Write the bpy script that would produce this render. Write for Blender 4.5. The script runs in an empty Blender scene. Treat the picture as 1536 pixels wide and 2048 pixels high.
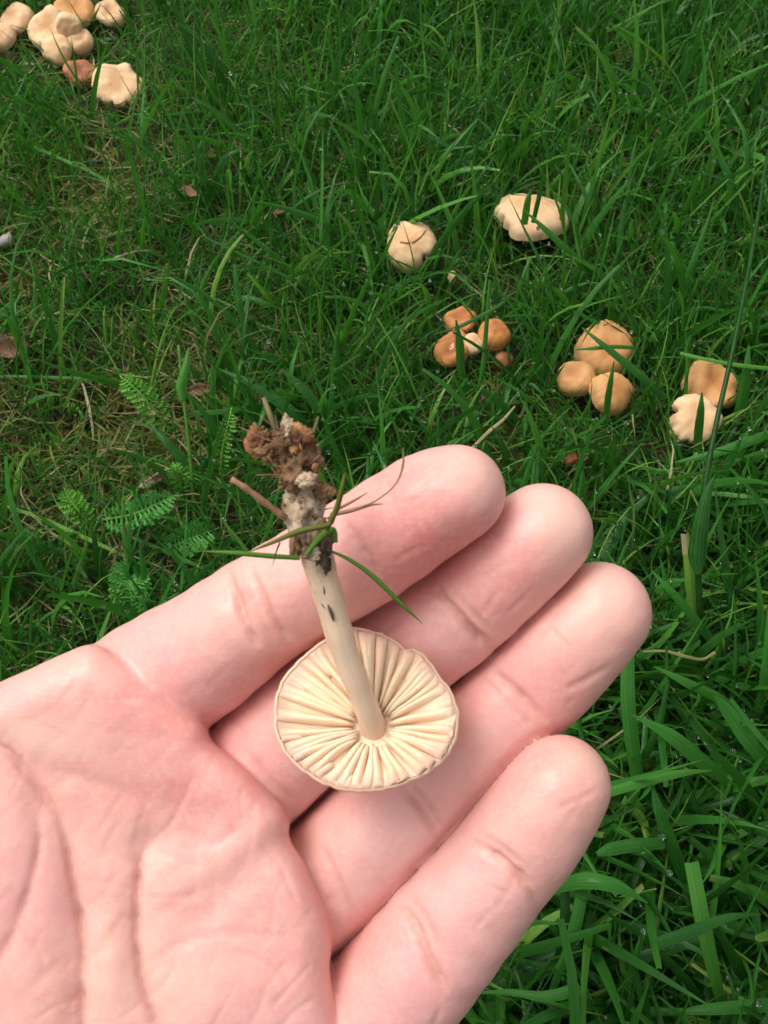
import bpy, math, random
import numpy as np
from mathutils import Vector, Matrix

rng = np.random.default_rng(11)
random.seed(11)
scene = bpy.context.scene
col = scene.collection

# ------------------------------------------------------------------ camera, sky, sun, exposure
F = 1900.0                      # focal length in photo pixels (1536 x 2048)
H = 0.40                        # camera height above the lawn, metres
PITCH = math.radians(58)        # looking down
cam = bpy.data.cameras.new('camera')
cam.sensor_fit = 'HORIZONTAL'; cam.sensor_width = 36.0
cam.lens = 36.0 * F / 1536.0
cam.clip_start = 0.005; cam.clip_end = 200
cam.dof.use_dof = True; cam.dof.focus_distance = 0.26; cam.dof.aperture_fstop = 95.0
camo = bpy.data.objects.new('camera', cam); col.objects.link(camo)
camo.location = (0, 0, H); camo.rotation_euler = (math.pi/2 - PITCH, 0, 0)
scene.camera = camo

SUN_EL, SUN_AZ = math.radians(62), math.radians(-68)     # azimuth measured from +y towards +x
world = bpy.data.worlds.new('World'); scene.world = world; world.use_nodes = True
wn = world.node_tree; wn.nodes.clear()
sky = wn.nodes.new('ShaderNodeTexSky'); sky.sky_type = 'NISHITA'; sky.sun_disc = False
sky.sun_elevation = SUN_EL; sky.sun_rotation = SUN_AZ
sky.air_density = 1.6; sky.dust_density = 6.0; sky.ozone_density = 0.6
hs = wn.nodes.new('ShaderNodeHueSaturation'); hs.inputs['Saturation'].default_value = 0.22
bg = wn.nodes.new('ShaderNodeBackground'); bg.inputs['Strength'].default_value = 0.125
wo = wn.nodes.new('ShaderNodeOutputWorld')
wn.links.new(sky.outputs[0], hs.inputs['Color']); wn.links.new(hs.outputs[0], bg.inputs[0]); wn.links.new(bg.outputs[0], wo.inputs[0])
sun = bpy.data.lights.new('sun', 'SUN'); sun.energy = 1.15; sun.angle = math.radians(28); sun.color = (1.0, 0.965, 0.92)
suno = bpy.data.objects.new('sun', sun); col.objects.link(suno)
sd = Vector((math.sin(SUN_AZ)*math.cos(SUN_EL), math.cos(SUN_AZ)*math.cos(SUN_EL), math.sin(SUN_EL)))
suno.rotation_euler = sd.to_track_quat('Z', 'Y').to_euler()
vs = scene.view_settings
vs.view_transform = 'Standard'; vs.look = 'None'; vs.gamma = 1.0; vs.use_curve_mapping = False; vs.exposure = 0.44
scene.render.engine = 'CYCLES'
scene.cycles.use_denoising = True
scene.cycles.max_bounces = 6; scene.cycles.transmission_bounces = 6

# ------------------------------------------------------------------ projection helpers
FWD = np.array((0, math.cos(PITCH), -math.sin(PITCH)))
UP = np.array((0, math.sin(PITCH), math.cos(PITCH)))
RT = np.array((1.0, 0, 0))
CAM = np.array((0, 0, H))
def c2w(P):
    """camera space in mm (x right, y down, z ahead) -> world metres"""
    P = np.asarray(P, float) * 0.001
    return CAM + P[..., 0:1]*RT - P[..., 1:2]*UP + P[..., 2:3]*FWD
def U(u, v, z):
    return np.array(((u-768)/F*z, (v-1024)/F*z, z))
def ray(u, v):
    return RT*(u-768)/F - UP*(v-1024)/F + FWD
def at(u, v, h):
    """world point where the line of sight through (u, v) meets height h metres"""
    d = ray(u, v); return CAM + d*((h - H)/d[2])
def pix_size(p):
    return float(np.dot(np.asarray(p)-CAM, FWD))/F      # metres per photo pixel at p

# ------------------------------------------------------------------ object helpers
def mesh(name, verts, faces, mat, parent=None, smooth=True, attrs=None):
    me = bpy.data.meshes.new(name)
    me.from_pydata([tuple(map(float, v)) for v in verts], [], [tuple(map(int, f)) for f in faces])
    if smooth: me.polygons.foreach_set('use_smooth', np.ones(len(me.polygons), bool))
    if attrs:
        for k, a in attrs.items():
            at_ = me.attributes.new(k, 'FLOAT', 'POINT'); at_.data.foreach_set('value', np.asarray(a, np.float32))
    me.update(); me.materials.append(mat)
    o = bpy.data.objects.new(name, me); col.objects.link(o)
    if parent is not None: o.parent = parent
    return o
def big_mesh(name, V, Q, mat, attrs=None, parent=None, smooth=True):
    """fast build from numpy: V (n,3), Q (m,4) or (m,3)"""
    me = bpy.data.meshes.new(name)
    n, m, k = len(V), len(Q), Q.shape[1]
    me.vertices.add(n); me.vertices.foreach_set('co', np.ascontiguousarray(V, np.float32).ravel())
    me.loops.add(m*k); me.loops.foreach_set('vertex_index', np.ascontiguousarray(Q, np.int32).ravel())
    me.polygons.add(m)
    me.polygons.foreach_set('loop_start', np.arange(0, m*k, k, dtype=np.int32))
    me.polygons.foreach_set('use_smooth', np.full(m, smooth))
    me.update(calc_edges=True); me.validate()
    if attrs:
        for kk, a in attrs.items():
            at_ = me.attributes.new(kk, 'FLOAT', 'POINT'); at_.data.foreach_set('value', np.ascontiguousarray(a, np.float32))
    me.materials.append(mat)
    o = bpy.data.objects.new(name, me); col.objects.link(o)
    if parent is not None: o.parent = parent
    return o
def tag(o, label=None, cat=None, group=None, kind=None):
    if label: o['label'] = label
    if cat: o['category'] = cat
    if group: o['group'] = group
    if kind: o['kind'] = kind
    return o
def empty(name, loc):
    o = bpy.data.objects.new(name, None); col.objects.link(o); o.location = loc
    o.empty_display_size = 0.01
    return o
def rel(o, V):
    return np.asarray(V) - np.array(o.location)
def tube(points, radii, n=8, caps=True, squash=1.0):
    P = np.asarray(points, float); N = len(P)
    T = np.gradient(P, axis=0); T /= np.linalg.norm(T, axis=1)[:, None]+1e-12
    ref = np.array((0.31, 0.22, 0.93)); V = []; Fs = []
    for i in range(N):
        a = np.cross(T[i], ref); a /= np.linalg.norm(a); b = np.cross(T[i], a)
        for k in range(n):
            t = 2*math.pi*k/n
            V.append(P[i] + radii[i]*(a*math.cos(t) + b*math.sin(t)*squash))
    for i in range(N-1):
        for k in range(n):
            k2 = (k+1) % n
            Fs.append((i*n+k, i*n+k2, (i+1)*n+k2, (i+1)*n+k))
    if caps:
        Fs.append(tuple(range(n-1, -1, -1))); Fs.append(tuple((N-1)*n+k for k in range(n)))
    return V, Fs
def spline(P, m):
    """Catmull-Rom through rows of P, m points in all"""
    P = np.asarray(P, float); n = len(P)
    if n == 2: 
        t = np.linspace(0, 1, m)[:, None]; return P[0]*(1-t)+P[1]*t
    E = np.vstack((2*P[0]-P[1], P, 2*P[-1]-P[-2]))
    t = np.linspace(0, n-1-1e-9, m); i = t.astype(int); f = (t-i)[:, None]
    p0, p1, p2, p3 = E[i], E[i+1], E[i+2], E[i+3]
    return 0.5*((2*p1)+(-p0+p2)*f+(2*p0-5*p1+4*p2-p3)*f*f+(-p0+3*p1-3*p2+p3)*f**3)

def hash2(ix, iy, seed):
    h = (ix.astype(np.int64)*374761393 + iy.astype(np.int64)*668265263 + seed*1442695041) & 0xffffffff
    h = ((h ^ (h >> 13))*1274126177) & 0xffffffff
    return ((h ^ (h >> 16)) & 0xffff)/65535.0
def noise2(x, y, seed=0):
    ix, iy = np.floor(x), np.floor(y); fx, fy = x-ix, y-iy
    fx = fx*fx*(3-2*fx); fy = fy*fy*(3-2*fy)
    a, b = hash2(ix, iy, seed), hash2(ix+1, iy, seed); c, d = hash2(ix, iy+1, seed), hash2(ix+1, iy+1, seed)
    return (a*(1-fx)+b*fx)*(1-fy)+(c*(1-fx)+d*fx)*fy

# ------------------------------------------------------------------ materials
class NT:
    def __init__(s, name):
        s.m = bpy.data.materials.new(name); s.m.use_nodes = True
        s.t = s.m.node_tree; s.t.nodes.clear()
        s.out = s.n('ShaderNodeOutputMaterial')
    def n(s, kind, **kw):
        nd = s.t.nodes.new(kind)
        for k, v in kw.items():
            if k.startswith('i_'):
                key = k[2:]; key = int(key) if key.isdigit() else key.replace('_', ' ')
                s.set(nd.inputs[key], v)
            else: setattr(nd, k, v)
        return nd
    def set(s, sock, v):
        if hasattr(v, 'links') or isinstance(v, bpy.types.NodeSocket): s.t.links.new(v, sock)
        else: sock.default_value = v
    def attr(s, name): return s.n('ShaderNodeAttribute', attribute_name=name).outputs['Fac']
    def noise(s, scale, detail=4, rough=0.55, vec=None, dist=0.0):
        nd = s.n('ShaderNodeTexNoise'); nd.inputs['Scale'].default_value = scale
        nd.inputs['Detail'].default_value = detail; nd.inputs['Roughness'].default_value = rough; nd.inputs['Distortion'].default_value = dist
        s.t.links.new(vec or s.obj(), nd.inputs['Vector']); return nd.outputs['Fac']
    def obj(s):
        if not hasattr(s, '_o'): s._o = s.n('ShaderNodeTexCoord').outputs['Object']
        return s._o
    def mix(s, f, a, b):
        nd = s.n('ShaderNodeMix', data_type='RGBA')
        s.set(nd.inputs[0], f)
        for k, v in ((6, a), (7, b)):
            s.set(nd.inputs[k], v if not isinstance(v, tuple) else (*v, 1.0)[:4])
        return nd.outputs[2]
    def ramp(s, f, stops):
        nd = s.n('ShaderNodeValToRGB'); e = nd.color_ramp.elements
        while len(e) < len(stops): e.new(0.5)
        for el, (p, c) in zip(e, stops):
            el.position = p; el.color = (*c, 1.0) if isinstance(c, tuple) else (c, c, c, 1.0)
        s.t.links.new(f, nd.inputs[0]); return nd.outputs[0]
    def math(s, op, a, b=0.0, clamp=False):
        nd = s.n('ShaderNodeMath', operation=op, use_clamp=clamp); s.set(nd.inputs[0], a); s.set(nd.inputs[1], b); return nd.outputs[0]
    def bump(s, h, strength, dist, normal=None):
        nd = s.n('ShaderNodeBump'); nd.inputs['Strength'].default_value = strength; nd.inputs['Distance'].default_value = dist
        s.t.links.new(h, nd.inputs['Height'])
        if normal is not None: s.t.links.new(normal, nd.inputs['Normal'])
        return nd.outputs[0]
    def principled(s, color, rough=0.5, normal=None, **kw):
        p = s.n('ShaderNodeBsdfPrincipled'); s.set(p.inputs['Base Color'], color if not isinstance(color, tuple) else (*color, 1.0))
        s.set(p.inputs['Roughness'], rough)
        if normal is not None: s.t.links.new(normal, p.inputs['Normal'])
        for k, v in kw.items(): s.set(p.inputs[k.replace('_', ' ')], v)
        return p.outputs[0]
    def done(s, shader):
        s.t.links.new(shader, s.out.inputs['Surface']); return s.m

def skin_material():
    t = NT('skin')
    big = t.noise(38, 3); mid = t.noise(130, 5, 0.62); fine = t.noise(900, 3)
    flush = t.math('ADD', t.attr('flush'), t.math('MULTIPLY', t.math('SUBTRACT', mid, 0.46), 1.0), True)
    c = t.mix(t.ramp(big, [(0.35, 0.0), (0.65, 1.0)]), (0.78, 0.442, 0.372), (0.775, 0.402, 0.378))
    c = t.mix(flush, c, (0.72, 0.245, 0.22))
    c = t.mix(t.math('MULTIPLY', t.attr('pale'), 0.8), c, (0.79, 0.56, 0.42))
    c = t.mix(t.math('MULTIPLY', t.attr('cool'), 0.75), c, (0.63, 0.385, 0.36))
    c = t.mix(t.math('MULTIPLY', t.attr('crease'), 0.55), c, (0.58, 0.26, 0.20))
    c = t.mix(t.math('MULTIPLY', t.ramp(fine, [(0.45, 0.0), (0.75, 1.0)]), 0.3), c, (0.82, 0.54, 0.45))
    cmb = t.n('ShaderNodeCombineXYZ')
    for kk, (vec, sc) in enumerate(((RT*.74+UP*.67, 140.0), (RT*.67-UP*.74, 1100.0), (FWD, 600.0))):
        dt = t.n('ShaderNodeVectorMath', operation='DOT_PRODUCT'); t.t.links.new(t.obj(), dt.inputs[0]); dt.inputs[1].default_value = tuple(vec*sc)
        t.t.links.new(dt.outputs['Value'], cmb.inputs[kk])
    lines = t.noise(1.0, 3, 0.6, cmb.outputs[0])
    vor = t.n('ShaderNodeTexVoronoi', feature='DISTANCE_TO_EDGE'); vor.inputs['Scale'].default_value = 1100
    t.t.links.new(t.obj(), vor.inputs['Vector'])
    wv = t.n('ShaderNodeTexWave', wave_type='RINGS'); wv.inputs['Scale'].default_value = 330; wv.inputs['Distortion'].default_value = 9; wv.inputs['Detail'].default_value = 1.0; wv.inputs['Detail Scale'].default_value = 0.35
    t.t.links.new(t.obj(), wv.inputs['Vector'])
    n1 = t.bump(lines, 0.10, 0.0006)
    n2 = t.bump(t.ramp(vor.outputs['Distance'], [(0.0, 0.0), (0.12, 1.0)]), 0.05, 0.00025, n1)
    n3 = t.bump(wv.outputs['Fac'], 0.04, 0.0002, n2)
    n4 = t.bump(t.noise(330, 4), 0.06, 0.0008, n3)
    rough = t.ramp(mid, [(0.3, 0.36), (0.7, 0.52)])
    p = t.n('ShaderNodeBsdfPrincipled')
    t.set(p.inputs['Base Color'], c); t.set(p.inputs['Roughness'], rough); t.t.links.new(n4, p.inputs['Normal'])
    p.inputs['Subsurface Weight'].default_value = 0.4
    p.inputs['Subsurface Radius'].default_value = (1.0, 0.32, 0.18); p.inputs['Subsurface Scale'].default_value = 0.0035
    p.inputs['Specular IOR Level'].default_value = 0.38
    return t.done(p.outputs[0])

def grass_material(name, stops, trans=0.38, rough=0.33, base=(0.16, 0.19, 0.06)):
    t = NT(name)
    tone, s = t.attr('tone'), t.attr('along')
    c = t.ramp(tone, stops)
    c = t.mix(t.ramp(s, [(0.0, 0.75), (0.22, 0.0)]), c, base)                       # pale sheath near the root
    tipf = t.math('MULTIPLY', t.ramp(s, [(0.93, 0.0), (1.0, 1.0)]), t.ramp(tone, [(0.55, 0.0), (0.9, 0.9)]))
    c = t.mix(tipf, c, (0.34, 0.27, 0.13))
    c = t.mix(t.math('MULTIPLY', t.ramp(t.noise(140, 3), [(0.4, 0.0), (0.7, 1.0)]), 0.28), c, (0.06, 0.20, 0.035))
    vein = t.n('ShaderNodeTexWave', bands_direction='X'); vein.inputs['Scale'].default_value = 1.6
    cx = t.n('ShaderNodeCombineXYZ'); t.t.links.new(t.attr('across'), cx.inputs[0]); t.t.links.new(cx.outputs[0], vein.inputs['Vector'])
    ac = t.attr('across')
    strp = t.math('ADD', t.math('MULTIPLY', t.math('SINE', t.math('MULTIPLY', ac, 31.0)), 0.5), 0.5)
    c = t.mix(t.math('MULTIPLY', strp, t.math('MULTIPLY', t.noise(260, 2), 0.5)), c, (0.09, 0.24, 0.05))
    rib = t.ramp(t.math('ABSOLUTE', t.math('SUBTRACT', ac, 0.5)), [(0.0, 1.0), (0.07, 0.0)])
    c = t.mix(t.math('MULTIPLY', rib, 0.35), c, (0.006, 0.035, 0.006))
    nb = t.bump(vein.outputs['Fac'], 0.25, 0.00015)
    p = t.principled(c, rough, nb, Specular_IOR_Level=0.2)
    tr = t.n('ShaderNodeBsdfTranslucent')
    t.set(tr.inputs['Color'], t.mix(0.6, c, (0.10, 0.38, 0.02)))
    mx = t.n('ShaderNodeMixShader'); mx.inputs[0].default_value = trans
    t.t.links.new(p, mx.inputs[1]); t.t.links.new(tr.outputs[0], mx.inputs[2])
    return t.done(mx.outputs[0])

def cap_material(name, edge, mid, centre, spot=0.5):
    t = NT(name)
    r = t.attr('rad'); n1 = t.noise(90, 4); n2 = t.noise(420, 4)
    rr = t.math('ADD', r, t.math('MULTIPLY', t.math('SUBTRACT', n1, 0.5), 0.95), True)
    c = t.ramp(rr, [(0.0, centre), (0.38, mid), (0.95, edge)])
    c = t.mix(t.math('MULTIPLY', t.ramp(n2, [(0.52, 0.0), (0.72, 1.0)]), 0.30*spot), c, tuple(x*0.55 for x in centre))
    mus = t.ramp(t.noise(75, 5, 0.65), [(0.50, 0.0), (0.68, 1.0)])
    c = t.mix(t.math('MULTIPLY', mus, spot), c, tuple(x*0.75 for x in centre))
    nb = t.bump(n1, 0.25, 0.002); nb = t.bump(n2, 0.2, 0.0005, nb)
    p = t.n('ShaderNodeBsdfPrincipled'); t.set(p.inputs['Base Color'], c); p.inputs['Roughness'].default_value = 0.62
    p.inputs['Subsurface Weight'].default_value = 0.25; p.inputs['Subsurface Radius'].default_value = (1, .55, .3); p.inputs['Subsurface Scale'].default_value = 0.002
    t.t.links.new(nb, p.inputs['Normal'])
    return t.done(p.outputs[0])

def plain_noise(name, a, b, scale, rough=0.6, bump=0.3, dist=0.001, detail=5, sss=0.0, c3=None, s3=None):
    t = NT(name)
    n = t.noise(scale, detail, 0.6)
    c = t.mix(t.ramp(n, [(0.33, 0.0), (0.67, 1.0)]), a, b)
    if c3: c = t.mix(t.ramp(t.noise(s3, 3), [(0.52, 0.0), (0.62, 1.0)]), c, c3)
    p = t.n('ShaderNodeBsdfPrincipled'); t.set(p.inputs['Base Color'], c); p.inputs['Roughness'].default_value = rough; p.inputs['Specular IOR Level'].default_value = 0.3
    if sss:
        p.inputs['Subsurface Weight'].default_value = sss; p.inputs['Subsurface Radius'].default_value = (1, .6, .35); p.inputs['Subsurface Scale'].default_value = 0.0015
    t.t.links.new(t.bump(n, bump, dist), p.inputs['Normal'])
    return t.done(p.outputs[0])

M = {}
M['skin'] = skin_material()
M['grass'] = grass_material('grass_blade', [(0.0, (0.006, 0.040, 0.007)), (0.3, (0.015, 0.098, 0.012)), (0.6, (0.033, 0.168, 0.019)), (0.85, (0.085, 0.26, 0.032)), (1.0, (0.20, 0.36, 0.055))], trans=0.30)
M['moss'] = grass_material('moss_frond', [(0.0, (0.13, 0.15, 0.025)), (0.5, (0.26, 0.23, 0.045)), (0.8, (0.36, 0.29, 0.08)), (1.0, (0.20, 0.11, 0.035))], trans=0.25, rough=0.6, base=(0.10, 0.075, 0.03))
M['straw'] = grass_material('dry_straw', [(0.0, (0.12, 0.075, 0.035)), (0.4, (0.26, 0.18, 0.085)), (0.8, (0.44, 0.34, 0.19)), (1.0, (0.55, 0.47, 0.32))], trans=0.2, rough=0.6, base=(0.2, 0.14, 0.07))
M['olive'] = grass_material('olive_blade', [(0.0, (0.14, 0.13, 0.02)), (1.0, (0.22, 0.17, 0.03))], trans=0.25, rough=0.5, base=(0.2, 0.14, 0.04))
M['yarrow'] = plain_noise('yarrow_leaf', (0.05, 0.23, 0.035), (0.10, 0.34, 0.06), 220, 0.5, 0.3, 0.0005)
M['yarrow_bright'] = plain_noise('bright_yarrow_leaf', (0.10, 0.34, 0.03), (0.17, 0.42, 0.06), 220, 0.5, 0.3, 0.0005)
M['soil'] = plain_noise('soil', (0.020, 0.013, 0.007), (0.060, 0.045, 0.016), 60, 0.85, 0.9, 0.006, 8, c3=(0.03, 0.055, 0.015), s3=14)
M['leaf_brown'] = plain_noise('dead_leaf', (0.11, 0.048, 0.026), (0.24, 0.13, 0.075), 160, 0.55, 0.5, 0.001)
M['twig_grey'] = plain_noise('grey_twig', (0.25, 0.22, 0.20), (0.45, 0.41, 0.37), 200, 0.6, 0.5, 0.001)
M['stem'] = plain_noise('mushroom_stem', (0.74, 0.53, 0.38), (0.80, 0.62, 0.46), 190, 0.5, 0.3, 0.0008, sss=0.3, c3=(0.70, 0.47, 0.34), s3=120)
M['gill_small'] = plain_noise('mushroom_gill', (0.86, 0.68, 0.42), (0.89, 0.74, 0.50), 120, 0.6, 0.12, 0.0003, sss=0.3)
def gill_material():
    t = NT('held_gill'); r = t.attr('rad')
    r2 = t.math('ADD', r, t.math('MULTIPLY', t.math('SUBTRACT', t.noise(180, 3), 0.5), 0.25))
    c = t.ramp(r2, [(0.0, (0.80, 0.54, 0.39)), (0.3, (0.85, 0.645, 0.44)), (0.80, (0.84, 0.625, 0.43)), (1.0, (0.71, 0.42, 0.30))])
    nb = t.bump(t.noise(500, 3), 0.15, 0.0003)
    return t.done(t.principled(c, 0.55, nb, Subsurface_Weight=0.3, Subsurface_Radius=(1, .6, .35), Subsurface_Scale=0.0018))
M['gill'] = gill_material()
M['flesh'] = plain_noise('cap_flesh', (0.74, 0.50, 0.30), (0.82, 0.62, 0.40), 140, 0.6, 0.15, 0.0004, sss=0.25)
def held_stem_material():
    t = NT('held_stem'); al = t.attr('along')
    A = c2w(U(745, 1452, 155))-c2w(U(630, 1098, 142)); A /= np.linalg.norm(A); B = np.cross(A, FWD); B /= np.linalg.norm(B); C_ = np.cross(A, B)
    cmb = t.n('ShaderNodeCombineXYZ')
    for kk, (vec, sc) in enumerate(((A, 55.0), (B, 1300.0), (C_, 1300.0))):
        dt = t.n('ShaderNodeVectorMath', operation='DOT_PRODUCT'); t.t.links.new(t.obj(), dt.inputs[0]); dt.inputs[1].default_value = tuple(vec*sc); t.t.links.new(dt.outputs['Value'], cmb.inputs[kk])
    st = t.noise(1.0, 4, 0.6, cmb.outputs[0]); bl = t.noise(150, 5, 0.6)
    c = t.ramp(al, [(0.0, (0.78, 0.54, 0.39)), (0.3, (0.77, 0.56, 0.40)), (0.75, (0.70, 0.53, 0.37)), (1.0, (0.56, 0.42, 0.28))])
    c = t.mix(t.math('MULTIPLY', t.ramp(st, [(0.45, 0.0), (0.7, 1.0)]), 0.4), c, (0.58, 0.40, 0.26))
    c = t.mix(t.math('MULTIPLY', t.ramp(bl, [(0.5, 0.0), (0.7, 1.0)]), 0.35), c, (0.62, 0.42, 0.28))
    smear = t.math('MULTIPLY', t.ramp(al, [(0.55, 0.0), (1.0, 0.9)]), t.ramp(t.noise(260, 5, 0.7), [(0.5, 0.0), (0.62, 1.0)]))
    c = t.mix(smear, c, (0.20, 0.13, 0.075))
    nb = t.bump(st, 0.3, 0.0004)
    return t.done(t.principled(c, 0.5, nb, Subsurface_Weight=0.25, Subsurface_Radius=(1, .6, .35), Subsurface_Scale=0.0015))
M['held_stem'] = held_stem_material()
M['cap_rim'] = plain_noise('cap_rim', (0.76, 0.46, 0.31), (0.82, 0.56, 0.39), 130, 0.55, 0.2, 0.0005, sss=0.25)
M['root'] = plain_noise('root_soil', (0.11, 0.052, 0.026), (0.34, 0.195, 0.095), 240, 0.75, 1.0, 0.002, 8, c3=(0.38, 0.25, 0.15), s3=150)
M['root_pale'] = plain_noise('pale_mycelium', (0.36, 0.24, 0.14), (0.62, 0.50, 0.36), 260, 0.7, 0.9, 0.0015, 6, c3=(0.15, 0.075, 0.035), s3=150)
M['root_ochre'] = plain_noise('ochre_crumb', (0.25, 0.10, 0.035), (0.45, 0.25, 0.09), 260, 0.7, 0.9, 0.0015, 6, c3=(0.12, 0.045, 0.02), s3=200)
M['bark'] = plain_noise('brown_twig', (0.24, 0.115, 0.055), (0.42, 0.24, 0.13), 300, 0.6, 0.5, 0.0006)
M['dirt'] = plain_noise('dirt_fleck', (0.05, 0.035, 0.02), (0.12, 0.08, 0.04), 300, 0.8, 0.5, 0.0006)
M['cap_pale'] = cap_material('pale_cap', (0.76, 0.52, 0.31), (0.74, 0.48, 0.26), (0.60, 0.32, 0.14), 0.45)
M['cap_tan'] = cap_material('tan_cap', (0.66, 0.37, 0.15), (0.62, 0.31, 0.11), (0.50, 0.20, 0.055), 0.4)
M['cap_orange'] = cap_material('orange_cap', (0.58, 0.26, 0.085), (0.54, 0.21, 0.055), (0.38, 0.115, 0.03), 0.55)
M['cap_brown'] = cap_material('brown_cap', (0.42, 0.17, 0.07), (0.36, 0.13, 0.05), (0.24, 0.075, 0.03), 0.5)
def dew_material():
    t = NT('dew_water')
    return t.done(t.principled((1, 1, 1), 0.0, None, Transmission_Weight=1.0, IOR=1.33))
M['dew'] = dew_material()

# ------------------------------------------------------------------ ground
def build_ground():
    g = np.concatenate((np.linspace(-60, -1.2, 26)[:-1], np.linspace(-1.2, 1.6, 180), np.linspace(1.6, 60, 26)[1:]))
    X, Y = np.meshgrid(g, g, indexing='ij'); n = len(g)
    Z = 0.010*(noise2(X*9, Y*9, 3)-0.5) + 0.006*(noise2(X*34, Y*34, 4)-0.5) - 0.004
    V = np.stack((X, Y, Z), -1).reshape(-1, 3)
    i = np.arange(n*n).reshape(n, n)
    Q = np.stack((i[:-1, :-1], i[1:, :-1], i[1:, 1:], i[:-1, 1:]), -1).reshape(-1, 4)
    o = big_mesh('ground', V, Q, M['soil'])
    tag(o, 'dark damp lawn soil under the grass', 'ground', kind='structure')
build_ground()

# ------------------------------------------------------------------ the hand: an implicit body turned into one closed surface
def px(points):                      # (u, v, z mm, r px) -> centre xyz mm, r mm
    return np.array([(*U(u, v, z), r*z/F) for u, v, z, r in points])
FINGERS = [
    px([(130, 1500, 182, 135), (300, 1374, 177, 134), (408, 1308, 173, 126), (510, 1230, 168, 114), (632, 1156, 163, 112), (723, 1102, 160, 113), (850, 1016, 157, 108), (914, 986, 155, 97)]),
    px([(330, 1720, 183, 112), (498, 1549, 180, 128), (602, 1450, 178, 128), (720, 1359, 175, 122), (921, 1221, 168, 106), (1020, 1125, 164, 107), (1085, 1066, 162, 100)]),
    px([(450, 1930, 183, 118), (638, 1772, 180, 122), (735, 1678, 178, 121), (832, 1588, 176, 116), (1050, 1380, 171, 111), (1125, 1300, 168, 111), (1198, 1226, 166, 103)]),
    px([(560, 2200, 179, 134), (738, 2038, 175, 134), (868, 1888, 170, 125), (990, 1742, 166, 112), (1060, 1655, 163, 110), (1119, 1571, 161, 101)]),
]
FINGERS = [spline(C, 15) for C in FINGERS]
WEBS = [px([(400, 1480, 188, 70), (520, 1400, 186, 70), (680, 1262, 180, 62)]), px([(560, 1670, 189, 70), (690, 1550, 188, 70), (860, 1400, 184, 62)]), px([(640, 1910, 188, 75), (760, 1790, 186, 70), (930, 1620, 182, 60)])]
THUMB = px([(-150, 1850, 172, 150), (-420, 1500, 160, 135), (-560, 1220, 150, 118), (-630, 1000, 144, 92)])
ARM = px([(-180, 2270, 174, 290), (-330, 2440, 176, 285), (-560, 2700, 180, 300)])
PALM = np.array([(185, 1289), (245, 1318), (322, 1372), (385, 1422), (412, 1452), (420, 1476), (436, 1493), (480, 1528), (532, 1576), (566, 1612),
    (579, 1642), (577, 1662), (582, 1684), (606, 1722), (640, 1796), (659, 1846), (664, 1886), (659, 1935), (668, 2000), (690, 2070), (760, 2170),
    (650, 2330), (320, 2530), (0, 2640), (-420, 2330), (-480, 2000), (-350, 1680), (-180, 1500), (-60, 1398), (0, 1364), (60, 1338), (130, 1306)], float)
PALM = np.roll(PALM, -23, axis=0); PALM = spline(np.vstack((PALM, PALM[:1])), 120)[:-1]

def seg_dist2d(P, A, B):
    AB = B-A; qx, qy = P[..., 0]-A[0], P[..., 1]-A[1]
    t = np.clip((qx*AB[0]+qy*AB[1])/(AB@AB+1e-9), 0, 1)
    return np.hypot(qx-t*AB[0], qy-t*AB[1])
GU, GV = np.arange(-900, 1500, 5.0), np.arange(700, 2950, 5.0)
gU, gV = np.meshgrid(GU, GV, indexing='ij'); GP = np.stack((gU, gV), -1)
def poly_map():
    d = np.full(gU.shape, 1e9); inside = np.zeros(gU.shape, bool); n = len(PALM)
    for i in range(n):
        a, b = PALM[i], PALM[(i+1) % n]
        d = np.minimum(d, seg_dist2d(GP, a, b))
        c = (a[1] > gV) != (b[1] > gV)
        with np.errstate(divide='ignore', invalid='ignore'):
            xx = (b[0]-a[0])*(gV-a[1])/(b[1]-a[1]) + a[0]
        inside ^= c & (gU < xx)
    return np.where(inside, -d, d)
def polyline_d(P, L):
    d = np.full(P.shape[:-1], 1e9); L = np.asarray(L, float)
    for i in range(len(L)-1): d = np.minimum(d, seg_dist2d(P, L[i], L[i+1]))
    return d
MAP_D = poly_map()
def gauss(P, c, sx, sy=None, ang=0.0):
    sy = sy or sx; d = P-np.array(c, float); ca, sa = math.cos(ang), math.sin(ang)
    x = d[..., 0]*ca + d[..., 1]*sa; y = -d[..., 0]*sa + d[..., 1]*ca
    return np.exp(-(x/sx)**2-(y/sy)**2)
LIFE = [(-40, 1478), (14, 1503), (46, 1540), (91, 1596), (123, 1651), (140, 1728), (155, 1806), (164, 1888), (163, 1970), (160, 2100), (120, 2250)]
HEAD = [(392, 1545), (345, 1640), (300, 1687), (283, 1712), (276, 1774), (273, 1842), (278, 1924), (296, 2002), (330, 2100)]
THEN2 = [(70, 1610), (78, 1690), (58, 1780), (20, 1880), (-30, 1960)]
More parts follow.
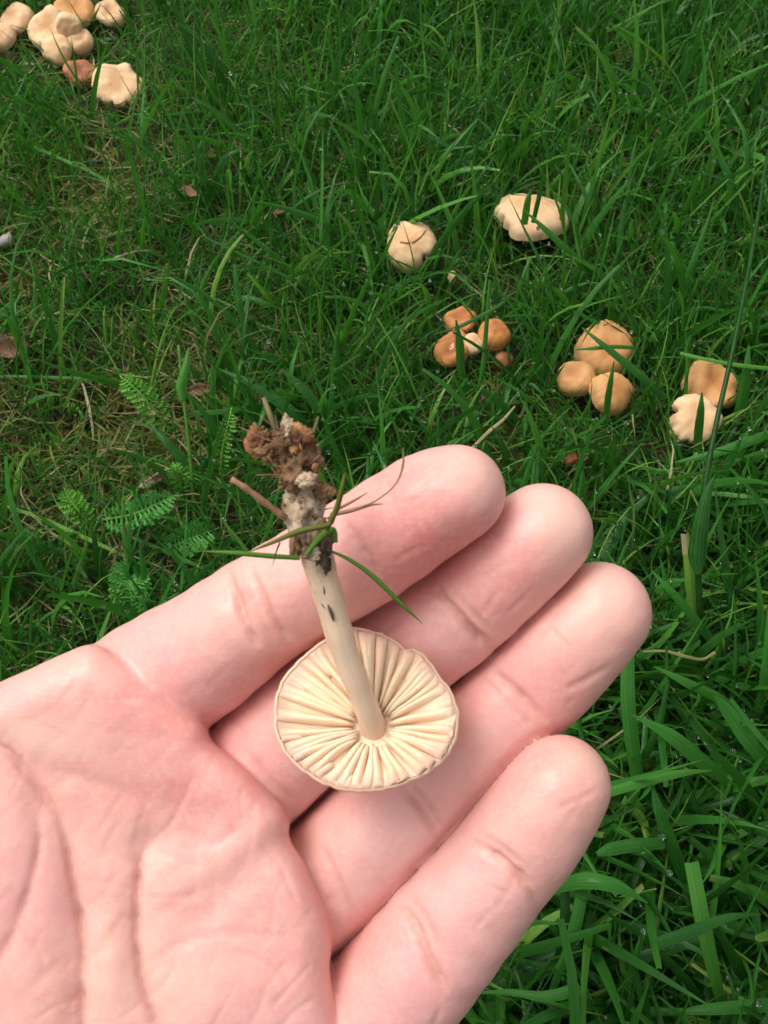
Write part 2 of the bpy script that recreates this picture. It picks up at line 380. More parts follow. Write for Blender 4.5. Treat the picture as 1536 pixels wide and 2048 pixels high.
def palm_front():
    z = np.full(gU.shape, 161.0)
    def up(a): 
        nonlocal z; z = z - a
    up(1.9*gauss(GP, (170, 1420), 190, 95, math.radians(25)))          # pad under the index finger
    up(1.4*gauss(GP, (470, 1590), 95, 60, math.radians(48)))
    up(1.8*gauss(GP, (585, 1790), 80, 110, math.radians(-15)))
    up(1.3*gauss(GP, (480, 1690), 120, 34, math.radians(-30)))         # ridge towards the middle web
    up(1.6*gauss(GP, (560, 1980), 150, 130))
    up(2.2*gauss(GP, (400, 2020), 130, 150))
    up(3.4*gauss(GP, (20, 1830), 115, 330, math.radians(-8)))          # ball of the thumb
    up(1.4*gauss(GP, (215, 1950), 42, 170))                            # between the two long creases
    up(0.8*gauss(GP, (235, 1640), 60, 60))
    z += 2.1*gauss(GP, (330, 1660), 150, 70, math.radians(10))         # hollow of the palm
    z += 0.9*gauss(GP, (445, 1800), 120, 30, math.radians(-45))
    z += 1.9*np.exp(-(polyline_d(GP, LIFE)/36)**2)
    z += 1.4*np.exp(-(polyline_d(GP, HEAD[2:])/30)**2)
    z += 0.5*np.exp(-(polyline_d(GP, HEAD[:3])/34)**2)
    z += 0.8*np.exp(-(polyline_d(GP, THEN2)/30)**2)
    z += 0.5*np.exp(-(polyline_d(GP, [(80, 1535), (180, 1560), (290, 1598)])/24)**2)
    z += 0.35*(noise2(gU/55, gV/55, 8)-0.5) + 0.5*(noise2(gU/110, gV/110, 9)-0.5)
    return z
MAP_Z = 161+(palm_front()-161)*0.72
def samp(Mp, u, v):
    x = np.clip((u-GU[0])/5.0, 0, len(GU)-1.001); y = np.clip((v-GV[0])/5.0, 0, len(GV)-1.001)
    i, j = x.astype(np.int32), y.astype(np.int32); fx, fy = (x-i).astype(np.float32), (y-j).astype(np.float32)
    return (Mp[i, j]*(1-fx)+Mp[i+1, j]*fx)*(1-fy)+(Mp[i, j+1]*(1-fx)+Mp[i+1, j+1]*fx)*fy
MAP_D = MAP_D.astype(np.float32); MAP_Z = MAP_Z.astype(np.float32)
def smin(a, b, k):
    h = np.maximum(k-np.abs(a-b), 0)/k
    return np.minimum(a, b)-h*h*k*0.25
def chain(P, C, k):
    out = None; X, Y, Z = (np.ascontiguousarray(P[:, a]) for a in range(3))
    for i in range(len(C)-1):
        A, B = C[i, :3].astype(np.float32), C[i+1, :3].astype(np.float32); AB = B-A
        qx, qy, qz = X-A[0], Y-A[1], Z-A[2]
        t = np.clip((qx*AB[0]+qy*AB[1]+qz*AB[2])*np.float32(1/(AB@AB)), 0, 1)
        qx -= t*AB[0]; qy -= t*AB[1]; qz -= t*AB[2]
        d = np.sqrt(qx*qx+qy*qy+qz*qz)-(np.float32(C[i, 3])+np.float32(C[i+1, 3]-C[i, 3])*t)
        out = d if out is None else smin(out, d, k)
    return out
def hand_sdf(P):
    P = P.astype(np.float32)
    u = P[:, 0]/P[:, 2]*F+768; v = P[:, 1]/P[:, 2]*F+1024
    d2 = samp(MAP_D, u, v)*(P[:, 2]/F)
    zf = samp(MAP_Z, u, v)
    def rounded(a, b, r):
        qa, qb = np.maximum(a+r, 0), np.maximum(b+r, 0)
        return np.sqrt(qa*qa+qb*qb)-r+np.minimum(np.maximum(a+r, b+r), 0)
    palm = rounded(d2, zf-P[:, 2], 6.5)
    back = rounded(d2, P[:, 2]-190.0, 9.0)
    palm = np.maximum(palm, back)
    palm = smin(palm, chain(P, THUMB, 4.0), 12.0)
    palm = smin(palm, chain(P, ARM, 4.0), 14.0)
    f = None
    for C in FINGERS:
        d = chain(P, C, 0.8)
        f = d if f is None else np.minimum(f, d)+0.6*np.exp(-((f-d)/1.1)**2)
    for C in WEBS: f = np.minimum(f, chain(P, C, 1.0))
    return smin(palm, f, 0.5)

def build_hand():
    VX, K = 0.5, 4
    lo = np.array((-160.0, -22.0, 128.0)); hi = np.array((62.0, 205.0, 214.0))
    nc = np.ceil((hi-lo)/(VX*K)).astype(int)+1
    cg = np.stack(np.meshgrid(*[lo[a]+np.arange(nc[a])*VX*K for a in range(3)], indexing='ij'), -1)
    dc = hand_sdf(cg.reshape(-1, 3)).reshape(nc)
    nf = (nc-1)*K+1
    rep = np.repeat(np.repeat(np.repeat(dc[:-1, :-1, :-1], K, 0), K, 1), K, 2)
    Fd = np.full(nf, 5.0, np.float32); Fd[:-1, :-1, :-1] = rep
    cellmin = np.abs(dc)
    near = cellmin < VX*K*1.3
    nr = near[:-1, :-1, :-1] | near[1:, :-1, :-1] | near[:-1, 1:, :-1] | near[:-1, :-1, 1:] | near[1:, 1:, 1:] | near[1:, 1:, :-1] | near[1:, :-1, 1:] | near[:-1, 1:, 1:]
    nf_mask = np.zeros(nf, bool)
    nf_mask[:-1, :-1, :-1] = np.repeat(np.repeat(np.repeat(nr, K, 0), K, 1), K, 2)
    idx = np.argwhere(nf_mask)
    vals = np.empty(len(idx), np.float32)
    for s in range(0, len(idx), 600000):
        e = s+600000
        vals[s:e] = hand_sdf(lo+idx[s:e]*VX)
    Fd[nf_mask] = vals
    S = Fd < 0
    c = np.zeros(tuple(n-1 for n in nf), np.int8)
    for a in (0, 1):
        for b in (0, 1):
            for d in (0, 1):
                c += S[a:nf[0]-1+a, b:nf[1]-1+b, d:nf[2]-1+d]
    mixed = (c > 0) & (c < 8)
    ci = np.argwhere(mixed)
    vid = np.full(mixed.shape, -1, np.int32); vid[mixed] = np.arange(len(ci))
    acc = np.zeros((len(ci), 3)); cnt = np.zeros(len(ci))
    cor = [(a, b, d) for a in (0, 1) for b in (0, 1) for d in (0, 1)]
    for p in cor:
        for ax in range(3):
            if p[ax] == 1: continue
            q = list(p); q[ax] = 1
            fa = Fd[ci[:, 0]+p[0], ci[:, 1]+p[1], ci[:, 2]+p[2]]; fb = Fd[ci[:, 0]+q[0], ci[:, 1]+q[1], ci[:, 2]+q[2]]
            x = (fa < 0) != (fb < 0)
            t = np.where(x, fa/np.where(x, fa-fb, 1), 0)
            pt = np.array(p, float)[None]+np.zeros((len(ci), 3)); pt[:, ax] += t
            acc += pt*x[:, None]; cnt += x
    V = lo+(ci+acc/np.maximum(cnt, 1)[:, None])*VX
    Q = []
    for ax in range(3):
        o1, o2 = [(1, 2), (2, 0), (0, 1)][ax]
        sl0 = [slice(None)]*3; sl1 = [slice(None)]*3
        sl0[ax] = slice(0, -1); sl1[ax] = slice(1, None)
        ch = S[tuple(sl0)] != S[tuple(sl1)]
        e = np.argwhere(ch)
        ok = (e[:, o1] > 0) & (e[:, o2] > 0) & (e[:, o1] < nf[o1]-1) & (e[:, o2] < nf[o2]-1); e = e[ok]
        def cell(da, db):
            k = e.copy(); k[:, o1] -= da; k[:, o2] -= db
            return vid[k[:, 0], k[:, 1], k[:, 2]]
        q = np.stack((cell(1, 1), cell(0, 1), cell(0, 0), cell(1, 0)), -1)
        flip = ~S[e[:, 0], e[:, 1], e[:, 2]]
        q[flip] = q[flip][:, ::-1]
        Q.append(q)
    Q = np.concatenate(Q); Q = Q[(Q >= 0).all(1)]
    def grad(P, h=0.25):
        g = np.empty((len(P), 3), np.float32); d0 = hand_sdf(P)
        for a in range(3):
            dv = np.zeros(3); dv[a] = h
            g[:, a] = hand_sdf(P+dv)-d0
        return g/(np.linalg.norm(g, axis=1)[:, None]+1e-9)
    for _ in range(1):
        g = grad(V); d = hand_sdf(V)
        V = V-g*np.clip(d, -0.25, 0.25)[:, None]
    E = np.concatenate((Q[:, [0, 1]], Q[:, [1, 2]], Q[:, [2, 3]], Q[:, [3, 0]])); E = np.concatenate((E, E[:, ::-1]))
    deg = np.maximum(np.bincount(E[:, 0], minlength=len(V)), 1)[:, None]
    for _ in range(6):
        av = np.stack([np.bincount(E[:, 0], weights=V[E[:, 1], a], minlength=len(V)) for a in range(3)], -1)/deg
        V = V+0.6*(av-V)
    g = grad(V, 0.6)
    u = V[:, 0]/V[:, 2]*F+768; v = V[:, 1]/V[:, 2]*F+1024; UV = np.stack((u, v), -1)
    face = np.clip(-g[:, 2]*1.6-0.25, 0, 1)
    # creases: polyline in photo pixels, half width px, depth mm
    CR = [([(456, 1128), (470, 1190), (492, 1250), (520, 1300)], 8, .42), ([(498, 1130), (525, 1190), (552, 1244), (585, 1290)], 8, .38),
          ([(680, 1030), (700, 1062), (727, 1098), (765, 1160)], 8, .30), ([(866, 1172), (910, 1222), (952, 1272), (990, 1297)], 9, .62), ([(892, 1172), (935, 1215), (985, 1268)], 7, .22),
          ([(972, 1330), (1035, 1385), (1098, 1450)], 10, .34), ([(960, 1350), (1010, 1400), (1075, 1462)], 7, .18),
          ([(792, 1570), (832, 1610), (862, 1650), (885, 1682)], 9, .40), ([(812, 1560), (850, 1600), (893, 1662)], 7, .25),
          ([(636, 1680), (668, 1735), (700, 1800), (712, 1840)], 8, .18), ([(500, 1505), (545, 1560), (600, 1610)], 8, .2),
          ([(930, 1672), (985, 1708), (1030, 1746), (1060, 1788), (1084, 1826)], 9, .36), ([(950, 1660), (1000, 1692), (1050, 1735)], 7, .2),
          ([(788, 1794), (830, 1850), (859, 1922), (900, 1992)], 11, .42), ([(812, 1782), (850, 1835), (880, 1900)], 8, .2),
          ([(1105, 1618), (1150, 1600), (1200, 1575)], 6, .12), ([(1120, 1380), (1170, 1360), (1230, 1320)], 8, .16),
          (LIFE, 11, .6), (LIFE[3:8], 7, .2), (HEAD[2:], 10, .5), (THEN2, 9, .35), ([(46, 1520), (85, 1600), (88, 1640)], 7, .4),
          ([(95, 1534), (180, 1558), (275, 1597)], 12, 0.175), ([(150, 1440), (250, 1465), (380, 1480)], 11, 0.084), ([(300, 1690), (360, 1660), (430, 1690), (480, 1642)], 11, 0.112),
          ([(300, 1760), (400, 1725), (480, 1690)], 11, 0.112), ([(285, 1850), (360, 1800), (440, 1760)], 12, 0.140), ([(290, 1935), (360, 1890), (420, 1870), (520, 1868), (640, 1880)], 11, 0.140),
          ([(165, 1930), (215, 1880), (268, 1800)], 12, 0.196), ([(280, 1960), (340, 1940), (420, 1900)], 11, 0.105), ([(20, 2020), (80, 1960), (150, 1900)], 13, 0.175), ([(430, 1690), (470, 1655), (500, 1635)], 12, 0.140),
          ([(250, 1330), (330, 1310), (420, 1290)], 10, 0.070), ([(320, 1410), (400, 1370), (470, 1340)], 10, 0.070), ([(800, 1750), (850, 1715), (905, 1660)], 9, 0.070), ([(840, 1770), (900, 1720), (950, 1690)], 9, 0.070)]
    for q in ((0, 1), (2,), (3,), (5,), (7,), (11,), (13,)):
        CR.append((CR[q[0]][0], 34, .42))
    CR += [(LIFE, 5, .42), (HEAD[2:], 5, .36), (HEAD[:4], 5, .2)]
    rq = random.Random(44)
    for _ in range(150):
        cu, cv = rq.uniform(-60, 640), rq.uniform(1380, 2060)
        if samp(MAP_D, np.array([cu]), np.array([cv]))[0] > -45: continue
        a = math.radians(rq.choice((-48, -40, 75, 95, 20))+rq.gauss(0, 14)); l = rq.uniform(25, 85); bnd = rq.uniform(-.22, .22)
        CR.append(([(cu-math.cos(a)*l, cv-math.sin(a)*l), (cu+math.sin(a)*l*bnd, cv-math.cos(a)*l*bnd), (cu+math.cos(a)*l, cv+math.sin(a)*l)], rq.uniform(4, 6.5), rq.uniform(.04, .12)))
    for C_, (ca, sa) in ((FINGERS[0], (.82, -.57)), (FINGERS[1], (.75, -.66)), (FINGERS[2], (.71, -.70)), (FINGERS[3], (.64, -.77))):
        for _ in range(16):
            k = rq.uniform(.2, .97)*(len(C_)-1); c0 = C_[int(k)]; off = rq.uniform(-.75, .75)*c0[3]
            cu, cv = c0[0]/c0[2]*F+768, c0[1]/c0[2]*F+1024; cu += -sa*off*11; cv += ca*off*11
            l = rq.uniform(14, 48); da = rq.gauss(0, .16); dx, dy = ca-sa*da, sa+ca*da
            if rq.random() < .25: dx, dy = -dy, dx
            CR.append(([(cu-dx*l, cv-dy*l), (cu+rq.uniform(-3, 3), cv+rq.uniform(-3, 3)), (cu+dx*l, cv+dy*l)], rq.uniform(4, 6), rq.uniform(.04, .11)))
    dz = np.zeros(len(V)); cr = np.zeros(len(V))
    wob = 5*(noise2(u/14, v/14, 21)-0.5)
    for L, w, dep in CR:
        L2 = spline(np.array(L, float), 5 if len(L) == 3 else max(10, len(L)*3)); lo2, hi2 = L2.min(0)-w*6, L2.max(0)+w*6
        k = np.flatnonzero((u > lo2[0]) & (u < hi2[0]) & (v > lo2[1]) & (v < hi2[1]) & (face > 0)); q = UV[k]
        d = polyline_d(q, L2)+wob[k]*0.4
        ends = np.minimum(np.linalg.norm(q-L2[0], axis=1), np.linalg.norm(q-L2[-1], axis=1))
        f = np.exp(-(d/w)**2)*np.clip(ends/min(70, w*(8 if L2[:, 0].mean() < 450 else 3.5)), 0.0, 1)*(0.55+0.8*noise2(q[:, 0]/40, q[:, 1]/40, 5))
        if w < 20 and L2[:, 0].mean() > 450: dep, w = dep*1.8, w*0.68
        dz[k] += dep*f
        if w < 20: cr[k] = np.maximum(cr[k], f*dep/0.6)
        dz[k] -= 0.12*dep*np.exp(-((d-w*2.4)/(w*1.4))**2)*np.clip(ends/70, 0, 1)
    for c_, sx, am in (((880, 1000), 95, .8), ((1050, 1095), 85, .7), ((1165, 1262), 90, .8), ((1085, 1615), 85, .7), ((600, 1175), 60, .45), ((410, 1300), 80, .5), ((940, 1480), 80, .5), ((920, 1830), 60, .45), ((790, 1960), 80, .5), ((720, 1690), 70, .45), ((830, 1310), 60, .4)):
        dz -= am*gauss(UV, c_, sx, sx*.75, math.radians(-42))
    dz += 0.16*(noise2(u/30, v/30, 31)-0.5)+0.03*(noise2(u/11, v/11, 32)-0.5)
    V = V-g*(dz*face)[:, None]
    flush = 0.13+1.0*gauss(UV, (850, 1120), 150, 62, math.radians(-34))+0.5*gauss(UV, (820, 985), 140, 60, math.radians(-30))+0.5*gauss(UV, (1020, 1190), 120, 55, math.radians(-42))+0.35*gauss(UV, (340, 1440), 220, 90, .4)\
        + 0.30*gauss(UV, (1120, 1385), 90, 90)+0.35*gauss(UV, (330, 1590), 170, 60)+0.25*gauss(UV, (560, 1840), 90, 90)+0.25*gauss(UV, (1130, 1560), 70)+0.3*gauss(UV, (760, 1870), 70)+0.2*gauss(UV, (560, 1270), 80)
    pale = 0.65*gauss(UV, (60, 1470), 120, 40, .3)+0.5*gauss(UV, (960, 940), 70)+0.6*gauss(UV, (1130, 1040), 75)+0.5*gauss(UV, (1215, 1200), 75)+0.35*gauss(UV, (330, 1980), 100, 120)+0.3*gauss(UV, (110, 1340), 110, 50)+0.35*gauss(UV, (1170, 1520), 50)+0.2*gauss(UV, (220, 1900), 50, 150)
    cool = 0.6*gauss(UV, (760, 1700), 150, 120, -.7)+0.5*gauss(UV, (930, 1800), 150, 90, -.8)+0.5*gauss(UV, (900, 1270), 90, 90)+0.35*gauss(UV, (540, 1540), 90, 70)+0.3*gauss(UV, (1010, 1480), 120, 60, -.7)
    W = c2w(V)
    e1, e2 = W[Q[:, 1]]-W[Q[:, 0]], W[Q[:, 2]]-W[Q[:, 0]]
    if np.einsum('ij,ij->i', np.cross(e1, e2), W[Q[:, 0]]-W.mean(0)).sum() < 0: Q = Q[:, ::-1]
    base = c2w(U(-150, 2250, 170))
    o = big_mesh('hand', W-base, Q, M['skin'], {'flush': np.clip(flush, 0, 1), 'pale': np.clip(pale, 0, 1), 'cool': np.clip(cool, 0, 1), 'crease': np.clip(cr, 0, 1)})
    o.location = base
    tag(o, 'open left hand, palm up with close-set fingers, holding an upturned mushroom above the lawn', 'hand')
    return o
hand = build_hand()

# ------------------------------------------------------------------ the mushroom held in the hand
def build_held():
    CZ = 153.5
    C = U(732, 1428, CZ)
    n = np.array((-0.04, -0.34, -0.94)); n /= np.linalg.norm(n)             # gill side, towards the viewer and upward
    ax = np.cross(n, (0, 1, 0)); ax /= np.linalg.norm(ax); ay = np.cross(n, ax)
    out = [(700, 1257), (745, 1264), (790, 1284), (808, 1303), (822, 1298), (848, 1314), (874, 1352), (900, 1386), (913, 1425), (911, 1462), (896, 1502), (866, 1532), (818, 1558),
           (770, 1574), (725, 1579), (666, 1570), (614, 1542), (575, 1506), (554, 1463), (552, 1425), (557, 1385), (575, 1350), (602, 1322), (640, 1290), (670, 1268)]
    ang, rad = [], []
    for (u, v) in out:
        d = U(u, v, 1.0); p = d*(np.dot(C, n)/np.dot(d, n))-C
        ang.append(math.atan2(p@ay, p@ax)); rad.append(math.hypot(p@ax, p@ay))
    ang, rad = np.array(ang), np.array(rad); o_ = np.argsort(ang); ang, rad = ang[o_], rad[o_]
    R = lambda t: np.interp((np.asarray(t)+math.pi) % (2*math.pi)-math.pi, ang, rad, period=2*math.pi)
    root = empty('held_mushroom', c2w(C+n*-8))
    tag(root, 'freshly picked upturned mushroom with cream gills and soil-covered stem base lying in the hand', 'mushroom')
    def W(loc):      # (x, y, h) in cap frame, mm (h towards the viewer) -> relative to root
        loc = np.asarray(loc, float)
        return rel(root, c2w(C+loc[..., 0:1]*ax+loc[..., 1:2]*ay+loc[..., 2:3]*n))
    # hub where the stem joins, slightly off centre
    d = U(745, 1452, 1.0); pj = d*(np.dot(C, n)/np.dot(d, n))-C; hub = np.array((pj@ax, pj@ay))
    NT_ = 144
    th = np.linspace(-math.pi, math.pi, NT_, endpoint=False)
    Rr = R(th)*(1+0.004*np.sin(th*41)+0.004*np.sin(th*23+1))
    def ring(f, h, blend=0.0):
        r = Rr*f
        x = r*np.cos(th)+hub[0]*blend; y = r*np.sin(th)+hub[1]*blend
        return np.stack((x, y, np.full(NT_, h)+0.25*np.sin(3*th+.5)*f), -1)
    rings = [ring(0.03, -2.3, 1), ring(0.2, -2.3, .8), ring(0.45, -2.0, .5), ring(0.7, -1.5, .25), ring(0.88, -0.85, .1), ring(0.955, -0.50), ring(0.985, -0.30), ring(1.0, -0.26), ring(1.03, -0.55),
             ring(1.035, -1.7), ring(0.985, -3.5), ring(0.86, -4.9), ring(0.72, -6.3), ring(0.5, -7.4), ring(0.25, -8.0), ring(0.02, -8.2)]
    def lofted(rs, close=True):
        V = np.concatenate(rs); Fs = []
        for i in range(len(rs)-1):
            for k in range(NT_):
                k2 = (k+1) % NT_; Fs.append((i*NT_+k, i*NT_+k2, (i+1)*NT_+k2, (i+1)*NT_+k))
        return V, Fs
    V, Fs = lofted(rings[6:]); cap = mesh('cap', W(V), Fs, M['cap_rim'], root)
    V, Fs = lofted(rings[:8]); capf = mesh('cap_flesh', W(V), Fs, M['gill'], cap, attrs={'rad': np.repeat((.03, .2, .45, .7, .88, .955, .985, 1.0), NT_)})
    # gills, each its own piece
    NG = 41
    def gill(t0, r_in, wid, ht, wob, ph, tw):
        m = 13; s = np.linspace(0, 1, m); V = []
        Ro = float(R(t0))*0.982
        o = np.array((math.cos(t0)*Ro, math.sin(t0)*Ro))
        dirh = o-hub; Lh = np.linalg.norm(dirh); dirh /= Lh
        sidev = np.array((-dirh[1], dirh[0]))
        for i, q in enumerate(s):
            r = r_in+(Lh-r_in)*q
            p = hub+dirh*r+sidev*(wob*math.sin(q*4.2+ph)*q*(1.15-q)*2.2+tw*q*(1-q))
            f = r/Lh
            floor = -2.3+2.15*f**2.2-0.05                                     # flesh under the gill
            top = (-0.55+0.75*math.sin(min(1, f*1.05)*math.pi*0.62))*1.0
            top = top*0.8+ht*(1-q)**0.4*q**0.25*0.5-0.9*math.exp(-q*9)
            if q > 0.72: top = max(floor+(0.42 if q < .99 else .1), top-((q-0.72)/0.28)**1.6*0.6)
            w = wid*(0.50+0.62*f)*(1.0 if q < .9 else 1-(q-.9)*1.5)*(0.55+0.45*min(1, q*7))
            prof = [(-1.15, floor), (-0.80, floor*.45+top*.55), (-0.30, top-0.02), (0.30, top), (0.80, floor*.45+top*.55), (1.15, floor)]
            for (a, h) in prof: V.append((*(p+sidev*a*w*0.5), h))
        K = 6; Fs = []
        for i in range(m-1):
            for k in range(K-1): Fs.append((i*K+k, (i+1)*K+k, (i+1)*K+k+1, i*K+k+1))
        Fs.append(tuple(range(K))); Fs.append(tuple((m-1)*K+k for k in reversed(range(K))))
        return mesh('gill', W(V), Fs, M['gill'], cap, attrs={'rad': np.repeat((r_in+(Lh-r_in)*s)/Lh, K)})
    rr = random.Random(5); t = -math.pi
    for i in range(NG):
        t0 = -math.pi+2*math.pi*(i+rr.uniform(-.3, .3)+.5*math.sin(i*.9))/NG
        r_in = rr.uniform(2.5, 3.5)
        gill(t0, r_in, rr.uniform(1.15, 1.75), rr.uniform(0.2, 0.8), rr.uniform(-.4, .4), rr.uniform(0, 6), rr.uniform(-.9, .9))
        ts = t0+math.pi/NG*rr.uniform(0.8, 1.2)
        if rr.random() < 0.5:
            gill(ts, float(R(ts))*rr.choice((0.5, 0.68, 0.78, 0.84)), rr.uniform(0.9, 1.2), -0.35, rr.uniform(-.1, .1), rr.uniform(0, 6), 0)
    # stem
    sp = np.array([(*U(747, 1460, 156.5), 38*156/F), (*U(740, 1434, 153.2), 37.5*153/F), (*U(717, 1375, 150.2), 36.5*150/F), (*U(688, 1300, 147.6), 39*148/F), (*U(662, 1210, 145.2), 41*145/F), (*U(643, 1145, 143.5), 43*143/F), (*U(630, 1098, 142), 45*142/F), (*U(618, 1050, 140.5), 42*140/F)])
    sp[:, 3] = np.array((28.5, 25.5, 25.5, 27.5, 30, 32, 33.5, 34))*sp[:, 2]/F
    S = spline(sp, 34)
    S[:, 3] *= 1+0.025*np.sin(np.arange(34)*1.3)+0.02*np.sin(np.arange(34)*2.9+1); S[0, 3] *= 0.9
    V, Fs = tube(S[:, :3], S[:, 3], 20); mesh('stem', rel(root, c2w(np.array(V))), Fs, M['held_stem'], root, attrs={'along': np.repeat(np.linspace(0, 1, 34), 20)})
    # lumpy soil and mycelium round the stem base
    import bmesh
    def lump(name, c, r, mat, seed, stretch=(1, 1, 1), rough=0.35, sub=4, freq=0.55):
        bm = bmesh.new(); bmesh.ops.create_icosphere(bm, subdivisions=sub, radius=1.0)
        from mathutils import noise as mn
        off = Vector((seed*7.3, seed*3.1, seed*1.7)); V = []
        for vv in bm.verts:
            p = vv.co.copy(); k = 1+rough*(mn.fractal(p*1.5+off, 0.8, 2.2, 6)) + rough*0.6*(mn.noise(p*5+off)) + rough*0.3*mn.noise(p*11+off)
            V.append(np.array((p.x*stretch[0], p.y*stretch[1], p.z*stretch[2]))*k*r)
        Fs = [[v.index for v in f.verts] for f in bm.faces]; bm.free()
        return mesh(name, rel(root, c2w(np.array(V)+np.array(c))), Fs, mat, root)
    lump('soil_clump', U(609, 1010, 138.5), 2.45, M['root_pale'], 1, (1.05, 2.0, 1.0), .42)
    lump('soil_clump', U(594, 935, 136), 2.6, M['root'], 2, (1.15, 1.25, 1.0), .5)
    lump('soil_clump', U(603, 880, 134.5), 2.0, M['root_ochre'], 3, (0.95, 1.0, 1.0), .45)
    lump('soil_clump', U(570, 892, 135), 1.9, M['root'], 4, (1.1, 1.2, 1), .6)
    lump('mycelium_knob', U(614, 962, 133.5), 1.3, M['root_pale'], 5, (1.2, 0.9, 0.7), .45)
    lump('soil_crumb', U(516, 884, 135), 1.35, M['root_ochre'], 6, (1.25, 1.35, .8), .5)
    lump('soil_crumb', U(508, 870, 135), 0.7, M['root_ochre'], 7, (1, 1.3, .7), .5)
    lump('soil_crumb', U(535, 905, 135), 1.3, M['root'], 8, (1.2, .9, 1), .5)
    lump('soil_crumb', U(575, 852, 134), 1.2, M['root_pale'], 9, (.7, 1.2, .8), .5)
    lump('soil_crumb', U(650, 985, 136), 1.1, M['root'], 10, (1.2, 1, 1), .5)
    lump('soil_crumb', U(645, 1090, 139.5), 1.6, M['dirt'], 11, (0.8, 2.0, .7), .5)
    lump('soil_crumb', U(592, 1085, 139.5), 1.2, M['root'], 12, (0.7, 1.9, .7), .5)
    lump('soil_crumb', U(655, 1128, 140.5), 0.8, M['dirt'], 13, (0.7, 1.3, .7), .5)
    lump('soil_crumb', U(622, 1108, 137.8), 1.0, M['root_pale'], 14, (1.4, .9, .5), .4)
    lump('soil_crumb', U(632, 935, 134), 0.6, M['root_ochre'], 15, (1, 1, 1), .4)
    rz = random.Random(9)
    cv_, cf_ = [], []
    for _ in range(130):                                                     # loose grains
        a, b = rz.uniform(0, 1), rz.gauss(0, 1)
        c0 = U(572+a*52+b*22+rz.gauss(0, 6), 850+a*240+rz.gauss(0, 10), 133.5+a*5+rz.uniform(-1.5, .8)); rad_ = rz.uniform(.15, .5)
        o = len(cv_)
        for dx, dy, dz in ((1, 0, 0), (-1, 0, 0), (0, 1, 0), (0, -1, 0), (0, 0, 1), (0, 0, -1)): cv_.append(c0+np.array((dx, dy, dz))*rad_*rz.uniform(.6, 1.3))
        for f in ((0, 2, 4), (2, 1, 4), (1, 3, 4), (3, 0, 4), (2, 0, 5), (1, 2, 5), (3, 1, 5), (0, 3, 5)): cf_.append(tuple(o+k for k in f))
    mesh('soil_grains', rel(root, c2w(np.array(cv_))), cf_, M['root'], root)['kind'] = 'stuff'
    hv, hf = [], []
    for _ in range(46):                                                      # fine root threads
        a = rz.uniform(0, 1); c0 = U(575+a*50, 865+a*200, 134+a*5); d0 = np.array((rz.gauss(0, 1), rz.gauss(-.3, .8), rz.gauss(-.3, .5))); d0 /= np.linalg.norm(d0); d1 = d0+np.array((rz.gauss(0, .7), rz.gauss(0, .7), rz.gauss(0, .5)))
        l = rz.uniform(2.2, 4.6); P = spline(np.array((c0, c0+d0*l*.6, c0+d0*l*.6+d1*l*.45)), 6); V, Fs = tube(P, np.linspace(.14, .05, 6)*rz.uniform(.7, 1.6), 4)
        o = len(hv); hv += list(V); hf += [tuple(o+k for k in f) for f in Fs]
    mesh('root_threads', rel(root, c2w(np.array(hv))), hf, M['bark'], root)['kind'] = 'stuff'
    for (a, b, c_, w) in [((646, 1165, 141.7), (649, 1180, 142.0), (649, 1192, 142.3), .2), ((656, 1210, 142.6), (663, 1228, 142.9), (667, 1243, 143.3), .28), ((632, 1168, 142.6), (638, 1198, 142.9), (650, 1218, 142.8), .12), ((708, 1385, 148.6), (710, 1390, 148.7), (712, 1393, 148.8), .1)]:
        P = spline(np.array([U(*a), U(*b), U(*c_)]), 7); V, Fs = tube(P, np.array((.3, .8, 1, 1, .9, .7, .2))*w, 6)
        mesh('dirt_fleck', rel(root, c2w(np.array(V))), Fs, M['dirt'], root)
    def strand(name, pts, wpx, mat, tone=0.5, m=16, tip=0.1):
        P = spline(np.array([U(*p) for p in pts]), m); w = np.interp(np.linspace(0, 1, m), np.linspace(0, 1, len(wpx)), wpx)*P[:, 2]/F
        T = np.gradient(P, axis=0); side = np.cross(T, P); side /= np.linalg.norm(side, axis=1)[:, None]
        nor = np.cross(side, T); nor /= np.linalg.norm(nor, axis=1)[:, None]
        V = []
        for i in range(m):
            V += [P[i]-side[i]*w[i]/2, P[i]+nor[i]*w[i]*0.22, P[i]+side[i]*w[i]/2, P[i]-nor[i]*w[i]*0.06]
        Fs = []
        for i in range(m-1):
            for k in range(4): Fs.append((i*4+k, i*4+(k+1) % 4, (i+1)*4+(k+1) % 4, (i+1)*4+k))
        V = rel(root, c2w(np.array(V)))
        return mesh(name, V, Fs, mat, root, attrs={'tone': np.full(len(V), tone), 'along': np.repeat(np.linspace(0.3, 0.9, m), 4), 'across': np.tile((0, .5, 1, .5), m)})
    strand('grass_blade', [(600, 1116, 138), (540, 1112, 136), (470, 1106, 134), (398, 1102, 133)], [9, 11, 10, 1], M['grass'], 0.97)
    strand('grass_blade', [(662, 1102, 139), (700, 1120, 140), (745, 1152, 141.5), (800, 1205, 144), (846, 1248, 146)], [5, 8, 10, 9, 1], M['grass'], 0.93)
    strand('grass_blade', [(652, 1060, 136), (672, 1020, 134), (682, 985, 132), (690, 948, 131)], [11, 12, 11, 7], M['olive'], 0.8)
    strand('grass_blade', [(500, 1103, 134), (545, 1085, 134.5), (600, 1062, 134.5), (655, 1050, 135), (668, 1035, 136)], [2, 8, 13, 11, 7], M['olive'], 0.6)
    strand('grass_blade', [(612, 1110, 137), (640, 1075, 136), (665, 1060, 137), (672, 1085, 139)], [9, 14, 14, 8], M['grass'], 1.0)
